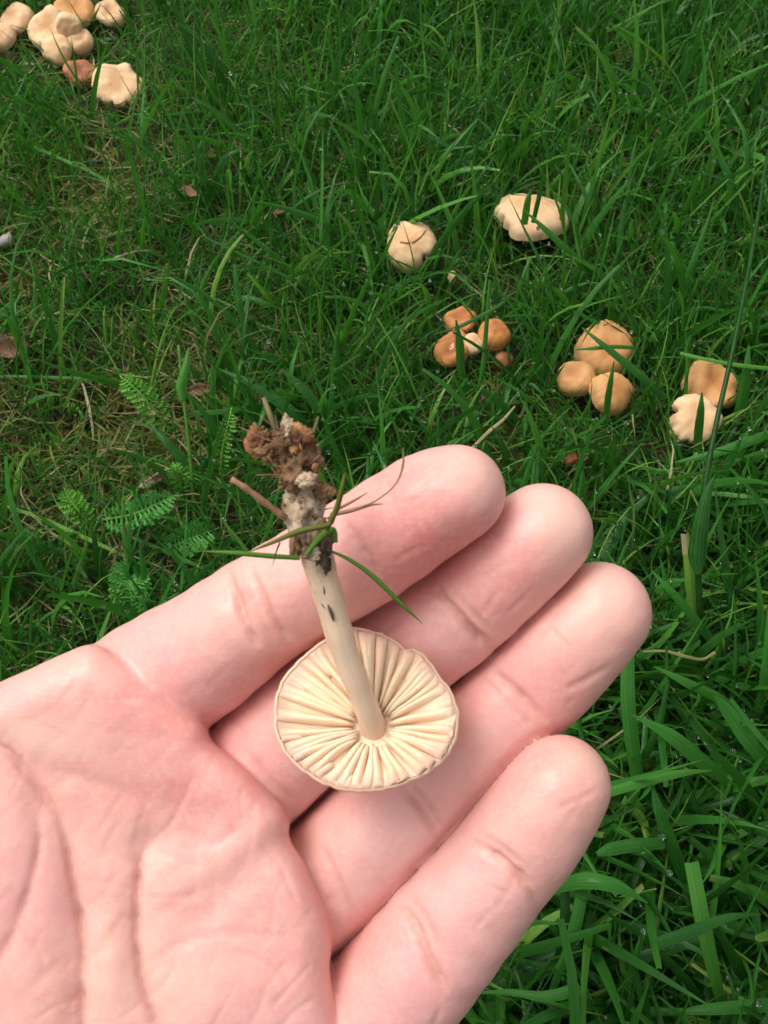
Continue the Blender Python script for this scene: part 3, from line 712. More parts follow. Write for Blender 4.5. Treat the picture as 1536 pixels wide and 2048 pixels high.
    P = spline(np.array([U(572, 1036, 136), U(530, 1005, 134), U(490, 975, 132.5), U(462, 958, 132)]), 10); V, Fs = tube(P, np.linspace(.5, .42, 10)*(1+.18*np.sin(np.arange(10)*2.3)), 7); mesh('twig', rel(root, c2w(np.array(V))), Fs, M['bark'], root)
    strand('straw', [(660, 1030, 136), (700, 1022, 135), (740, 1010, 134.5), (766, 1008, 134)], [9, 8, 6, 2], M['bark'])
    strand('straw', [(672, 1020, 136), (710, 1000, 135), (735, 985, 134)], [7, 5, 2], M['bark'])
    strand('straw', [(690, 1022, 136), (745, 1005, 134), (790, 970, 133), (806, 930, 133), (806, 895, 133)], [4, 3, 3, 5, 2], M['straw'], .5)
    strand('straw', [(560, 1085, 136), (552, 1105, 135), (545, 1132, 135)], [4, 3, 1], M['dirt'])
    strand('straw', [(555, 870, 134), (540, 830, 133), (527, 795, 134)], [9, 12, 10], M['straw'], .45)
    strand('straw', [(622, 880, 134), (632, 850, 134), (637, 832, 134)], [8, 8, 5], M['straw'], .2)
build_held()

# ------------------------------------------------------------------ mushrooms standing in the lawn
CAPS = []
def lawn_mushroom(u, v, w, h, label, mat, seed, tilt=(0, 0), dome=0.62, umbo=0.1, dip=0.0, wavy=0.05, lobes=3, notch=None, stretch=1.0, lean=(0, 0), group=None, fold=0.0, rz=0.0, lump=.11):
    """cap centred at photo pixel (u, v), w px wide, h metres above the soil; tilt = rotation about world x, y in degrees"""
    rr = random.Random(seed)
    h = h*.62; c = at(u, v, h); r = w*pix_size(c)/2
    root = empty('mushroom', (c[0]+lean[0], c[1]+lean[1], 0.0))
    tag(root, label, 'mushroom', group or 'fairy ring mushrooms in the lawn')
    nr, nt = 17, 72
    th = np.linspace(0, 2*math.pi, nt, endpoint=False)
    p1, p2, p3 = rr.uniform(0, 6), rr.uniform(0, 6), rr.uniform(0, 6)
    Rt = r*(1+0.05*np.sin(lobes*th+p1)+0.03*np.sin((lobes+2)*th+p2)+0.012*np.sin(17*th+p3)+0.010*np.sin(29*th+p1))
    Nt = np.ones(nt)
    if notch:
        for (ta, wa, de) in notch:
            d = (th-math.radians(ta)+math.pi) % (2*math.pi)-math.pi
            Nt = Nt*(1-de*np.exp(-(d/math.radians(wa))**2))
    fs = np.linspace(0, 1, nr)
    top = []; rad = []
    for f in fs:
        prof = dome*(1-f**2.3)*r + umbo*r*math.exp(-(f/0.28)**2) - dip*r*math.exp(-(f/0.33)**2) - 0.10*r*max(0, (f-0.85)/0.15)**2
        z = prof + wavy*r*f**2*np.sin(lobes*th+p3) + wavy*.5*r*f**2*np.sin((lobes+3)*th+p2) + fold*r*f*np.cos(th*2+p1)
        ff = math.sin(f*math.pi/2)**0.9; Rf = Rt*(1-(1-Nt)*f**3)
        top.append(np.stack((Rf*ff*np.cos(th)*stretch, Rf*ff*np.sin(th), z), -1)); rad += [f]*nt
    for A in top:
        q = A/r
        A[:, 2] += lump*r*(noise2(q[:, 0]*1.5+seed*3.1, q[:, 1]*1.5+seed, seed)-.5)+0.07*r*(noise2(q[:, 0]*3.6+seed, q[:, 1]*3.6, seed+5)-.5)
    und = []
    for f in (0.985, 0.93, 0.75, 0.5, 0.2, 0.05):
        b = top[-1]
        z = b[:, 2]*f+(1-f)*(dome*0.55*r) - 0.015*r
        und.append(np.stack((b[:, 0]*f, b[:, 1]*f, z), -1))
    Rm = Matrix.Rotation(math.radians(tilt[1]), 3, 'Y') @ Matrix.Rotation(math.radians(tilt[0]), 3, 'X') @ Matrix.Rotation(math.radians(rz), 3, 'Z')
    Rm = np.array(Rm)
    cc = c-np.array((0, 0, dome*r*0.45))
    tr = lambda A: (np.asarray(A)@Rm.T)+cc-np.array(root.location)
    def loft(rs):
        V = np.concatenate(rs); Fs = []
        for i in range(len(rs)-1):
            for k in range(nt):
                k2 = (k+1) % nt; Fs.append((i*nt+k, (i+1)*nt+k, (i+1)*nt+k2, i*nt+k2))
        return V, Fs
    V, Fs = loft(top); capo = mesh('cap', tr(V), Fs, mat, root, attrs={'rad': rad})
    V, Fs = loft([top[-1]]+und); mesh('cap_underside', tr(V), Fs, M['flesh'], capo)
    gv, gf = [], []
    for k in range(28):
        t = 2*math.pi*k/28+rr.uniform(-.05, .05); j = int(t/(2*math.pi)*nt) % nt; b = top[-1][j]
        e = np.array((-math.sin(t), math.cos(t), 0))*r*0.022
        o = len(gv)
        for f, dz in ((0.95, 0.0), (0.6, -0.13*r), (0.25, -0.10*r)):
            z = b[2]*f+(1-f)*(dome*0.55*r)-0.015*r
            q = np.array((b[0]*f, b[1]*f, z)); gv += [q-e, q+e, q+np.array((0, 0, dz-0.01*r))]
        for i in (0, 3):
            gf += [(o+i, o+i+2, o+i+5, o+i+3), (o+i+2, o+i+1, o+i+4, o+i+5)]
    g = mesh('gills', tr(gv), gf, M['gill_small'], capo, smooth=False); g['kind'] = 'stuff'
    top_pt = cc+Rm@np.array((0, 0, -0.05*r)); foot = np.array((root.location[0], root.location[1], -0.004))
    mid = (top_pt+foot)/2+np.array((rr.uniform(-.1, .1)*r, rr.uniform(-.1, .1)*r, 0))
    P = spline(np.array((foot, mid, top_pt)), 9); V, Fs = tube(P, np.linspace(0.155, 0.13, 9)*min(r, .016), 10)
    mesh('stem', rel(root, np.array(V)), Fs, M['stem'], root)
    CAPS.append((cc, r))
    return root, c, r
PA, TA, OR, BR = M['cap_pale'], M['cap_tan'], M['cap_orange'], M['cap_brown']
DOME = lawn_mushroom(822, 482, 104, .038, 'pale domed mushroom cap with a curved dark blade stuck across it', PA, 3, (24, -6), .66, .05, 0, .02, 3, [(-48, 8, .42)], lump=.05)
lawn_mushroom(1062, 424, 142, .036, 'pale broad mushroom cap with a ragged torn edge crossed by two blades', PA, 14, (-10, 6), .42, .08, .0, .05, 3, [(190, 7, .12), (208, 5, .22), (225, 5, .16)], stretch=1.12, fold=.0, lump=.08)
lawn_mushroom(1211, 690, 120, .030, 'large orange-tan mushroom cap at the back of the cluster of three', TA, 22, (24, 6), .70, .0, .04, .03, 2, None)
lawn_mushroom(1156, 750, 78, .030, 'small tan mushroom cap with a reddish dimple, front of the cluster of three', TA, 25, (10, -22), .85, .0, .12, .03, 2, None)
lawn_mushroom(1223, 778, 88, .033, 'tan mushroom cap with blades before it, lowest of the cluster of three', TA, 31, (16, 10), .78, .05, 0, .03, 3, None)
lawn_mushroom(1424, 764, 116, .033, 'wavy light tan mushroom cap dented in the middle, beside the dark grass stalk', TA, 36, (14, 8), .52, .0, .25, .16, 3, [(100, 12, .1)], fold=.12, lump=.3)
lawn_mushroom(1390, 832, 104, .037, 'torn pale tan mushroom cap with a bite out of its side', PA, 41, (22, 0), .55, .05, 0, .10, 3, [(160, 8, .55), (200, 5, .14), (225, 5, .12), (250, 4, .12)], lump=.22)
lawn_mushroom(922, 636, 66, .028, 'small orange-brown mushroom cap crossed by blades, uppermost of its crowded cluster', OR, 52, (0, -12), .5, .0, .1, .14, 3, None, lump=.3)
lawn_mushroom(905, 692, 76, .027, 'dark orange mushroom cap with a deep dimple, left of a crowded cluster', OR, 57, (14, -24), .55, .0, .35, .14, 2, None, lump=.3)
lawn_mushroom(945, 684, 44, .031, 'small pale folded mushroom cap squeezed between two orange caps', PA, 58, (10, 12), .8, .0, .0, .12, 2, None)
lawn_mushroom(988, 664, 68, .031, 'smooth round orange mushroom cap with dark specks on a short stem', OR, 63, (8, 10), .78, .03, 0, .02, 3, None)
lawn_mushroom(1008, 716, 38, .017, 'tiny reddish-brown mushroom cap low under the round orange one', BR, 66, (10, 6), .8, .1, 0, .05, 3, None)
lawn_mushroom(902, 552, 30, .022, 'tiny whitish folded mushroom half hidden below the pale domed cap', PA, 69, (0, 30), 1.0, .0, .0, .2, 2, None, stretch=.55)
lawn_mushroom(1140, 914, 32, .012, 'tiny red-brown mushroom bud deep in grass below the cluster of three', BR, 71, (0, 0), .8, .1, 0, .05, 3, None)
lawn_mushroom(98, 52, 92, .036, 'largest pale wavy cap in the middle of the far clump', PA, 75, (34, -10), .50, .0, .18, .12, 2, [(-70, 9, .3)], fold=.08, lump=.3)
lawn_mushroom(112, 92, 60, .032, 'small pale rounded cap tucked under the largest pale wavy cap', PA, 77, (30, 4), .6, .0, .0, .08, 3, None)
lawn_mushroom(158, 76, 52, .032, 'small cream mushroom cap on the near edge of the far clump', PA, 79, (30, 14), .6, .0, .0, .10, 2, None)
lawn_mushroom(146, 14, 80, .034, 'tan mushroom cap at the very back of the far clump', TA, 83, (4, 10), .4, .0, .2, .14, 2, None)
lawn_mushroom(136, 46, 50, .046, 'curled mushroom cap showing its gills in the far clump', PA, 85, (60, 40), .5, .0, .0, .12, 2, None)
lawn_mushroom(218, 22, 62, .026, 'pale mushroom cap half behind grass beside the far clump', PA, 88, (14, 8), .42, .0, .2, .14, 2, None)
lawn_mushroom(30, 34, 74, .030, 'pale mushroom cap at the frame edge behind broad blades', PA, 91, (16, -16), .5, .0, .05, .10, 2, None)
lawn_mushroom(2, 68, 56, .032, 'small pale cap cut by the edge of the frame', PA, 93, (24, 0), .6, .0, .0, .06, 3, None)
lawn_mushroom(232, 164, 96, .024, 'cream mushroom cap with a ragged split rim below the far clump', PA, 97, (20, 8), .26, .0, .10, .09, 5, [(-60, 4, .2), (-95, 4, .16), (-125, 4, .16), (-25, 4, .2)], stretch=1.06, lump=.08)
lawn_mushroom(160, 140, 66, .018, 'dark brown withered mushroom cap beside the ragged cream one', BR, 99, (6, 14), .4, .0, .12, .2, 2, None)

# ------------------------------------------------------------------ grass
def in_view(P, mrg=60):
    d = P-CAM; z = d@FWD; u = d@RT/z*F+768; v = -(d@UP)/z*F+1024
    return (z > 0.02) & (u > -mrg) & (u < 1536+mrg) & (v > -mrg) & (v < 2048+mrg), u, v
def blades(n_tufts, per, xr, yr, L, w, lean, bend, seed, rows=7, cols=3, spread=0.012, dens=None, tone=(0.5, .2), flat=0.0, tipblunt=0.1):
    g = np.random.default_rng(seed)
    cx = g.uniform(*xr, n_tufts); cy = g.uniform(*yr, n_tufts)
    if dens is not None:
        k = g.random(n_tufts) < dens(cx, cy); cx, cy = cx[k], cy[k]
    T = len(cx); az = g.uniform(0, 2*math.pi, T); tn = g.normal(tone[0], tone[1], T); sc = g.uniform(0.72, 1.2, T)
    cnt = g.integers(max(1, per-2), per+3, T)
    ti = np.repeat(np.arange(T), cnt); n = len(ti)
    x = cx[ti]+g.normal(0, spread, n); y = cy[ti]+g.normal(0, spread, n)
    phi = az[ti]+g.normal(0, 1.0, n)
    Ln = g.uniform(*L, n)*sc[ti]; wd = g.uniform(*w, n)*(0.75+0.25*sc[ti])
    a0 = np.abs(g.normal(lean[0], lean[1], n)); be = g.normal(bend[0], bend[1], n)
    s = np.linspace(0, 1, rows)
    ang = a0[:, None]+be[:, None]*s[None]**1.5
    kink = (g.random(n) < 0.10)[:, None]*(s[None] > g.uniform(.45, .8, n)[:, None])*g.uniform(.5, 1.3, n)[:, None]
    ang = np.clip(ang+kink, -0.3, 2.3)
    ds = Ln[:, None]/(rows-1)
    am = (ang[:, :-1]+ang[:, 1:])/2
    rh = np.concatenate((np.zeros((n, 1)), np.cumsum(np.sin(am)*ds, 1)), 1)
    zz = np.concatenate((np.zeros((n, 1)), np.cumsum(np.cos(am)*ds, 1)), 1)
    dph = g.normal(0, 0.35, n)[:, None]*s[None]**1.3
    ph = phi[:, None]+dph
    X = x[:, None]+rh*np.cos(ph); Y = y[:, None]+rh*np.sin(ph); Z = zz-0.002
    Z = np.maximum(Z, 0.0015+0.006*flat+g.uniform(0, .006, n)[:, None]*s[None])
    C = np.stack((X, Y, Z), -1)
    tang = np.gradient(C, axis=1); tang /= np.linalg.norm(tang, axis=2, keepdims=True)+1e-9
    side = np.stack((-np.sin(ph), np.cos(ph), np.zeros_like(ph)), -1)
    nor = np.cross(side, tang)
    tw = g.normal(0, 0.7, n)[:, None]+g.normal(0, 0.9, n)[:, None]*s[None]
    sd = side*np.cos(tw)[..., None]+nor*np.sin(tw)[..., None]
    nd = np.cross(sd, tang)
    tip = np.where(g.random(n) < tipblunt, 0.45, 0.03)[:, None]
    wp = (0.6+0.4*np.minimum(1, s*4))[None]*(1-(1-tip)*np.clip((s-0.35)/0.65, 0, 1)[None]**1.7)
    W_ = wd[:, None]*wp
    tn_ = np.clip(tn[ti]+g.normal(0, .16, n), 0.0, 1.0)
    return dict(C=C, sd=sd, nd=nd, W=W_, tone=tn_, s=s, rows=rows, cols=cols, fold=g.uniform(.1, .42, n))
def keep_blades(b, k):
    for q in ('C', 'sd', 'nd', 'W', 'tone', 'fold'): b[q] = b[q][k]
    return b
def clear_caps(b, seed, frac=0.88):
    g = np.random.default_rng(seed); C = b['C']; k = np.ones(len(C), bool); lucky = g.random(len(C)) > frac
    for (c, r) in CAPS:
        t = CAM-c; t /= np.linalg.norm(t)
        d = C-c; al = d@t; pd = np.linalg.norm(d-al[..., None]*t, axis=2)
        hit = ((al > -0.5*r) & (al < 0.10) & (pd < 0.74*r)).any(1)
        inside = (np.linalg.norm(d, axis=2) < 0.8*r).any(1)
        k &= ~((hit & ~lucky) | inside)
    return keep_blades(b, k)
def blade_mesh(name, bl, mat):
    Vs, Qs, A1, A2, A3, off = [], [], [], [], [], 0
    for b in bl:
        C, sd, nd, W_ = b['C'], b['sd'], b['nd'], b['W']; n, r, c = len(C), b['rows'], b['cols']
        if c == 3:
            f = b['fold'][:, None, None]
            P = np.stack((C-sd*W_[..., None]/2+nd*W_[..., None]*f, C, C+sd*W_[..., None]/2+nd*W_[..., None]*f), 2); ac = np.array((0, .5, 1))
        else:
            P = np.stack((C-sd*W_[..., None]/2, C+sd*W_[..., None]/2), 2); ac = np.array((0., 1))
        Vs.append(P.reshape(-1, 3))
        i = np.arange(n*r*c).reshape(n, r, c)
        Qs.append(np.stack((i[:, :-1, :-1], i[:, :-1, 1:], i[:, 1:, 1:], i[:, 1:, :-1]), -1).reshape(-1, 4)+off); off += n*r*c
        A1.append(np.repeat(b['tone'], r*c)); A2.append(np.tile(np.repeat(b['s'], c), n)); A3.append(np.tile(ac, n*r))
    return big_mesh(name, np.concatenate(Vs), np.concatenate(Qs), mat, {'tone': np.concatenate(A1), 'along': np.concatenate(A2), 'across': np.concatenate(A3)})

def footprint(x, y, soft=0.05):
    ins, u, v = in_view(np.stack((x, y, np.full_like(x, 0.02)), -1), 260)
    return np.where(ins, 1.0, 0.28)
def thin(x, y):
    """how thin the sward is: mossy gaps as in the photo"""
    ins, u, v = in_view(np.stack((x, y, np.zeros_like(x)), -1), 300); UVp = np.stack((u, v), -1)
    g = 0.85*gauss(UVp, (200, 390), 130, 90, .6)+0.7*gauss(UVp, (60, 540), 90, 110)+0.75*gauss(UVp, (310, 800), 200, 110)+0.55*gauss(UVp, (180, 950), 200, 140)+0.6*gauss(UVp, (1220, 60), 110, 60)+0.4*gauss(UVp, (640, 230), 130, 60)+0.3*gauss(UVp, (420, 620), 130, 70)+.35*gauss(UVp, (1000, 800), 90, 60)
    n = noise2(x*24+7, y*24, 51)
    return np.clip(g*(0.6+0.8*n)+0.35*np.clip(n-0.62, 0, 1), 0, 0.95)
XR, YR = (-0.62, 0.62), (-0.22, 1.12)
AREA = (XR[1]-XR[0])*(YR[1]-YR[0])
d_fine = lambda x, y: footprint(x, y)*(1-thin(x, y))
def d_broad(x, y):
    ins, u, v = in_view(np.stack((x, y, np.full_like(x, .02)), -1), 300)
    reg = 0.30+0.75*np.clip((u-250)/900, 0, 1)+0.25*np.clip((v-1000)/800, 0, 1)
    return footprint(x, y)*np.clip(1-1.05*thin(x, y), 0, 1)*np.clip(reg, 0, 1)
g1 = clear_caps(blades(16000, 5, XR, YR, (0.020, 0.060), (0.0007, 0.0017), (0.42, 0.32), (0.5, 0.5), 1, dens=d_fine, tone=(.56, .30)), 71)
g2 = clear_caps(blades(5400, 4, XR, YR, (0.035, 0.085), (0.0022, 0.0045), (0.36, 0.26), (0.55, 0.45), 2, dens=d_broad, tone=(.46, .25), spread=.008, tipblunt=.2), 72)
def d_near(x, y):
    ins, u, v = in_view(np.stack((x, y, np.full_like(x, .02)), -1), 200)
    return np.clip((v-1050)/500, 0, 1)*np.clip((u-600)/400, 0, 1)
g3 = clear_caps(blades(1500, 3, (-.1, .3), (-.1, .35), (0.05, 0.095), (0.0034, 0.0056), (0.7, 0.35), (0.6, 0.4), 3, dens=d_near, tone=(.40, .26), spread=.008, tipblunt=.35, rows=8), 73)
g4 = clear_caps(blades(9000, 4, XR, YR, (0.012, 0.032), (0.0012, 0.0026), (0.95, 0.4), (0.6, 0.5), 9, rows=5, dens=lambda x, y: footprint(x, y)*(1-.6*thin(x, y)), tone=(.34, .2)), 74)
grass = blade_mesh('grass', [g1, g2, g3, g4], M['grass'])
tag(grass, 'dense wet green lawn grass covering the ground', 'grass', kind='stuff')
th1 = blades(8500, 3, XR, YR, (0.015, 0.05), (0.0005, 0.0013), (1.25, 0.25), (0.45, 0.3), 4, rows=5, cols=2, dens=lambda x, y: footprint(x, y)*(.35+.65*np.clip(thin(x, y)*1.6+.8*np.clip(-x/.12, 0, 1), 0, 1)), tone=(.22, .22), flat=1.0)
th2 = clear_caps(blades(420, 2, XR, YR, (0.03, 0.06), (0.0008, 0.0016), (0.8, 0.4), (0.6, 0.5), 5, rows=6, cols=2, dens=lambda x, y: footprint(x, y), tone=(.6, .2)), 75)
tag(blade_mesh('thatch', [th1, th2], M['straw']), 'dry brown straw and dead blades lying between the green grass', 'thatch', kind='stuff')
ms = blades(24000, 9, XR, YR, (0.006, 0.016), (0.0008, 0.0017), (0.75, 0.4), (0.6, 0.5), 6, rows=4, cols=2, spread=.007, dens=lambda x, y: footprint(x, y)*np.clip(thin(x, y)*1.9-.1, 0, 1), tone=(.5, .25))
tag(blade_mesh('moss', [ms], M['moss']), 'yellowish moss in the thin patches of the lawn', 'moss', kind='stuff')

def build_dew():
    import bmesh
    bm = bmesh.new(); bmesh.ops.create_icosphere(bm, subdivisions=2, radius=1.0)
    sv = np.array([v.co[:] for v in bm.verts]); sf = np.array([[v.index for v in f.verts] for f in bm.faces]); bm.free()
    g = np.random.default_rng(77); P, Rr = [], []
    for b, n in ((g1, 1200), (g2, 1500), (g3, 60)):
        i = g.integers(0, len(b['C']), n*4); j = g.integers(b['rows']//2, b['rows'], n*4)
        p = b['C'][i, j]; up = b['nd'][i, j]; up = up*np.sign(up[:, 2:3]+1e-6)
        ok, u, v = in_view(p, 40); p, up = p[ok][:n], up[ok][:n]
        r = np.exp(g.normal(math.log(.00066), .36, len(p))); r = np.minimum(r, .0011)
        P.append(p+up*r[:, None]*0.7); Rr.append(r)
    P, Rr = np.concatenate(P), np.concatenate(Rr)
    V = (P[:, None]+sv[None]*Rr[:, None, None]).reshape(-1, 3)
    Q = (sf[None]+(np.arange(len(P))*len(sv))[:, None, None]).reshape(-1, 3)
    tag(big_mesh('dew', V, Q, M['dew']), 'tiny clear dew drops beaded on the grass blades', 'dew', kind='stuff')
build_dew()

# ------------------------------------------------------------------ single blades, stalks, leaves
def ribbon(name, pts, wpx, mat, tone=0.5, m=18, fold=0.22, twist=0.0, parent=None, along=(0.25, 0.92)):
    """pts: (u, v, height m); wpx: widths in photo pixels from first to last point"""
    P = spline(np.array([at(u, v, h) for u, v, h in pts]), m)
    w = np.interp(np.linspace(0, 1, m), np.linspace(0, 1, len(wpx)), wpx)*np.array([pix_size(p) for p in P])
    T = np.gradient(P, axis=0); T /= np.linalg.norm(T, axis=1)[:, None]
    look = P-(CAM+np.array((0.0, 0.05, 0.25)))
    side = np.cross(T, look); side /= np.linalg.norm(side, axis=1)[:, None]; nor = np.cross(side, T)
    a = twist*np.linspace(-1, 1, m)[:, None]
    sd = side*np.cos(a)+nor*np.sin(a); nd = np.cross(sd, T)
    V = []
    for i in range(m):
        for q, f in ((-.5, fold), (-.25, fold*.4), (0, 0), (.25, fold*.4), (.5, fold)):
            V.append(P[i]+sd[i]*w[i]*q+nd[i]*w[i]*f)
    Fs = [(i*5+k, i*5+k+1, (i+1)*5+k+1, (i+1)*5+k) for i in range(m-1) for k in range(4)]
    V = np.array(V)
    at_ = {'tone': np.full(len(V), tone), 'along': np.repeat(np.linspace(along[0], along[1], m), 5), 'across': np.tile((0, .25, .5, .75, 1), m)}
    if parent is not None: return mesh(name, rel(parent, V), Fs, mat, parent, attrs=at_)
    b = min((P[0], P[-1]), key=lambda q: q[2])
    o = mesh(name, V-b, Fs, mat, None, attrs=at_); o.location = b
    return o
def hero(label, pts, wpx, tone=0.45, mat='grass', name='grass_leaf', cat='grass leaf', **kw):
    return tag(ribbon(name, pts, wpx, M[mat], tone, **kw), label, cat, 'single large blades in the lawn')
G = .001
hero('narrow green blade with its tip beside the ring fingertip, before the cut stalk', [(1450, 1315, 20*G), (1405, 1255, 45*G), (1350, 1190, 62*G), (1302, 1140, 66*G)], [16, 20, 17, 2], .55)
hero('long green blade pointing at the pinky tip below the dry curled straw', [(1505, 1455, 25*G), (1445, 1400, 48*G), (1375, 1365, 62*G), (1307, 1332, 66*G)], [18, 24, 19, 2], .6)
hero('straight upright broad blade just beyond the pinky tip', [(1278, 1575, 30*G), (1266, 1490, 45*G), (1256, 1400, 58*G), (1256, 1308, 66*G)], [24, 29, 29, 25], .5)
hero('broad bright blade crossing diagonally beyond the pinky tip', [(1472, 1570, 30*G), (1410, 1525, 48*G), (1345, 1472, 60*G), (1266, 1430, 64*G)], [26, 34, 30, 4], .55)
hero('broad green blade slanting down to the frame edge', [(1545, 1530, 40*G), (1500, 1480, 52*G), (1455, 1420, 60*G), (1430, 1392, 64*G)], [36, 36, 26, 6], .5)
hero('short blue-green blunt blade reaching the side of the pinky', [(1330, 1686, 50*G), (1280, 1688, 56*G), (1225, 1697, 60*G), (1194, 1708, 60*G)], [22, 27, 26, 10], .38)
hero('light green blade emerging from behind the pinky tip', [(1205, 1588, 66*G), (1280, 1566, 64*G), (1360, 1546, 58*G), (1424, 1541, 50*G)], [18, 19, 16, 2], .7)
hero('arched pointed blade coming out from under the pinky', [(1110, 1772, 50*G), (1170, 1760, 60*G), (1235, 1772, 62*G), (1296, 1806, 58*G)], [26, 33, 28, 2], .6)
hero('long bright green blade running steeply, crossed by a dark one', [(1445, 2010, 30*G), (1428, 1940, 45*G), (1404, 1830, 60*G), (1384, 1725, 66*G)], [20, 27, 31, 28], .75)
hero('dark blunt-ended blade lying across the bright green one', [(1522, 1828, 62*G), (1460, 1834, 68*G), (1390, 1860, 72*G), (1314, 1888, 74*G)], [3, 16, 25, 22], .25)
hero('dark twin blade rising toward the pinky tip', [(1372, 1760, 30*G), (1345, 1690, 45*G), (1318, 1620, 56*G), (1304, 1568, 60*G)], [26, 28, 22, 4], .3)
hero('mid green blade upright beneath the arched pointed one', [(1098, 1995, 25*G), (1128, 1920, 38*G), (1152, 1845, 48*G), (1166, 1772, 54*G)], [10, 22, 25, 22], .5)
hero('very broad dull dark blade low beside the pinky edge', [(965, 1992, 20*G), (1030, 1955, 26*G), (1100, 1920, 30*G), (1160, 1890, 34*G)], [30, 46, 48, 30], .15)
hero('pale-edged blade with blunt end at the foot of the pinky', [(948, 1986, 50*G), (1020, 1984, 56*G), (1090, 1992, 60*G), (1160, 1978, 62*G)], [3, 12, 20, 26], .6)
hero('horizontal dark blade along the bottom frame edge', [(1340, 2026, 40*G), (1420, 2018, 44*G), (1500, 2012, 44*G), (1560, 2008, 42*G)], [6, 22, 26, 26], .4)
hero('flat dark green blade lying across the cluster of three caps', [(1330, 795, 30*G), (1275, 745, 44*G), (1220, 700, 52*G), (1164, 655, 55*G)], [14, 17, 14, 3], .3)
hero('thin blade lying level across the large orange-tan cap', [(1272, 695, 48*G), (1230, 693, 50*G), (1190, 696, 50*G), (1152, 699, 48*G)], [8, 9, 8, 3], .45)
hero('bright thin stem above the wavy tan cap', [(1360, 706, 46*G), (1420, 720, 48*G), (1480, 730, 48*G), (1545, 737, 46*G)], [7, 8, 8, 8], .85)
hero('dark arched blade pointing away from the stem base of the held mushroom', [(640, 885, 15*G), (590, 830, 32*G), (520, 775, 40*G), (438, 738, 42*G)], [20, 25, 22, 3], .2)
hero('dark broad blade beside the arched one above the index finger', [(662, 868, 15*G), (640, 820, 28*G), (604, 775, 36*G), (563, 738, 40*G)], [24, 24, 20, 5], .22)
hero('thin upright jointed stem in front of the crowded orange cluster', [(945, 830, 5*G), (965, 740, 25*G), (973, 650, 42*G), (980, 560, 58*G)], [9, 10, 9, 6], .5, fold=.4)
hero('pale green blade in front of the ragged broad cap', [(1185, 548, 20*G), (1140, 505, 38*G), (1095, 462, 50*G), (1046, 418, 58*G)], [12, 15, 12, 2], .6)
hero('short broad blade standing before the ragged broad cap, the brighter of two', [(1048, 450, 46*G), (1052, 425, 54*G), (1056, 400, 62*G), (1062, 378, 68*G)], [14, 15, 12, 3], .7)
hero('short dark blade standing before the ragged broad cap', [(1066, 446, 46*G), (1073, 415, 54*G), (1080, 385, 62*G), (1088, 340, 74*G)], [9, 10, 9, 3], .15)
hero('upright blade over the crowded orange cluster, widest near its foot', [(932, 790, 12*G), (922, 735, 28*G), (920, 690, 40*G), (912, 640, 52*G)], [12, 17, 18, 3], .45)
hero('dark thin blade crossing the uppermost crowded cap', [(870, 668, 40*G), (920, 652, 46*G), (980, 622, 50*G), (1010, 602, 52*G)], [3, 8, 9, 6], .15)
hero('blade standing before the lowest cap of the cluster of three', [(1212, 850, 14*G), (1216, 800, 32*G), (1222, 760, 44*G), (1228, 722, 52*G)], [10, 14, 10, 2], .5)
hero('dark blade standing before the torn pale tan cap', [(1395, 905, 20*G), (1398, 860, 36*G), (1402, 820, 48*G), (1404, 785, 54*G)], [16, 18, 14, 3], .25)
hero('bright blade rising between torn cap and dark stalk', [(1478, 830, 20*G), (1488, 780, 34*G), (1494, 735, 46*G), (1498, 690, 54*G)], [20, 22, 16, 3], .55)
hero('broad green blade slanting under the torn pale tan cap', [(1350, 925, 28*G), (1430, 905, 34*G), (1500, 880, 38*G), (1550, 862, 40*G)], [4, 18, 20, 16], .5)
hero('dark green blade slanting beside the yarrow stalk', [(388, 955, 10*G), (360, 915, 18*G), (330, 880, 24*G), (298, 842, 26*G)], [10, 20, 16, 4], .3)
hero('long pale flat stem crossing the mossy ground toward the palm', [(0, 1008, 12*G), (80, 1035, 14*G), (170, 1075, 14*G), (250, 1112, 12*G)], [6, 9, 9, 7], .95)
hero('thin greyish stem running down to the index knuckle', [(225, 1055, 16*G), (290, 1085, 16*G), (360, 1115, 14*G), (425, 1145, 12*G)], [6, 8, 8, 6], .6)
hero('long thin green stem lying level in the mossy area', [(0, 752, 14*G), (90, 754, 16*G), (170, 758, 16*G), (238, 764, 14*G)], [6, 7, 7, 5], .8)
hero('long pale yellow-green stem slanting over the bare mossy patch', [(60, 290, 16*G), (140, 325, 20*G), (205, 358, 18*G), (255, 405, 10*G)], [6, 7, 6, 4], .72)
hero('pale pointed blade lying level left of the pale domed cap', [(460, 592, 26*G), (500, 597, 30*G), (530, 606, 30*G), (558, 616, 26*G)], [5, 14, 12, 2], .65)
hero('dry curled straw blade touching the ring fingertip', [(1285, 1303, 50*G), (1330, 1302, 54*G), (1370, 1312, 54*G), (1405, 1318, 52*G), (1430, 1304, 54*G)], [3, 5, 7, 5, 6], .35, mat='straw', name='dry_straw', cat='straw')
hero('pale dry straw slanting above the index fingertip', [(940, 900, 30*G), (975, 865, 34*G), (1005, 840, 34*G), (1030, 812, 30*G)], [5, 7, 6, 3], .8, mat='straw', name='dry_straw', cat='straw')
hero('thin bent yellow stalk in the dark grass at the foot of the frame', [(1275, 2050, 20*G), (1262, 1985, 32*G), (1247, 1925, 40*G), (1205, 1893, 44*G)], [9, 9, 7, 4], .35, mat='olive', name='dry_straw', cat='straw')
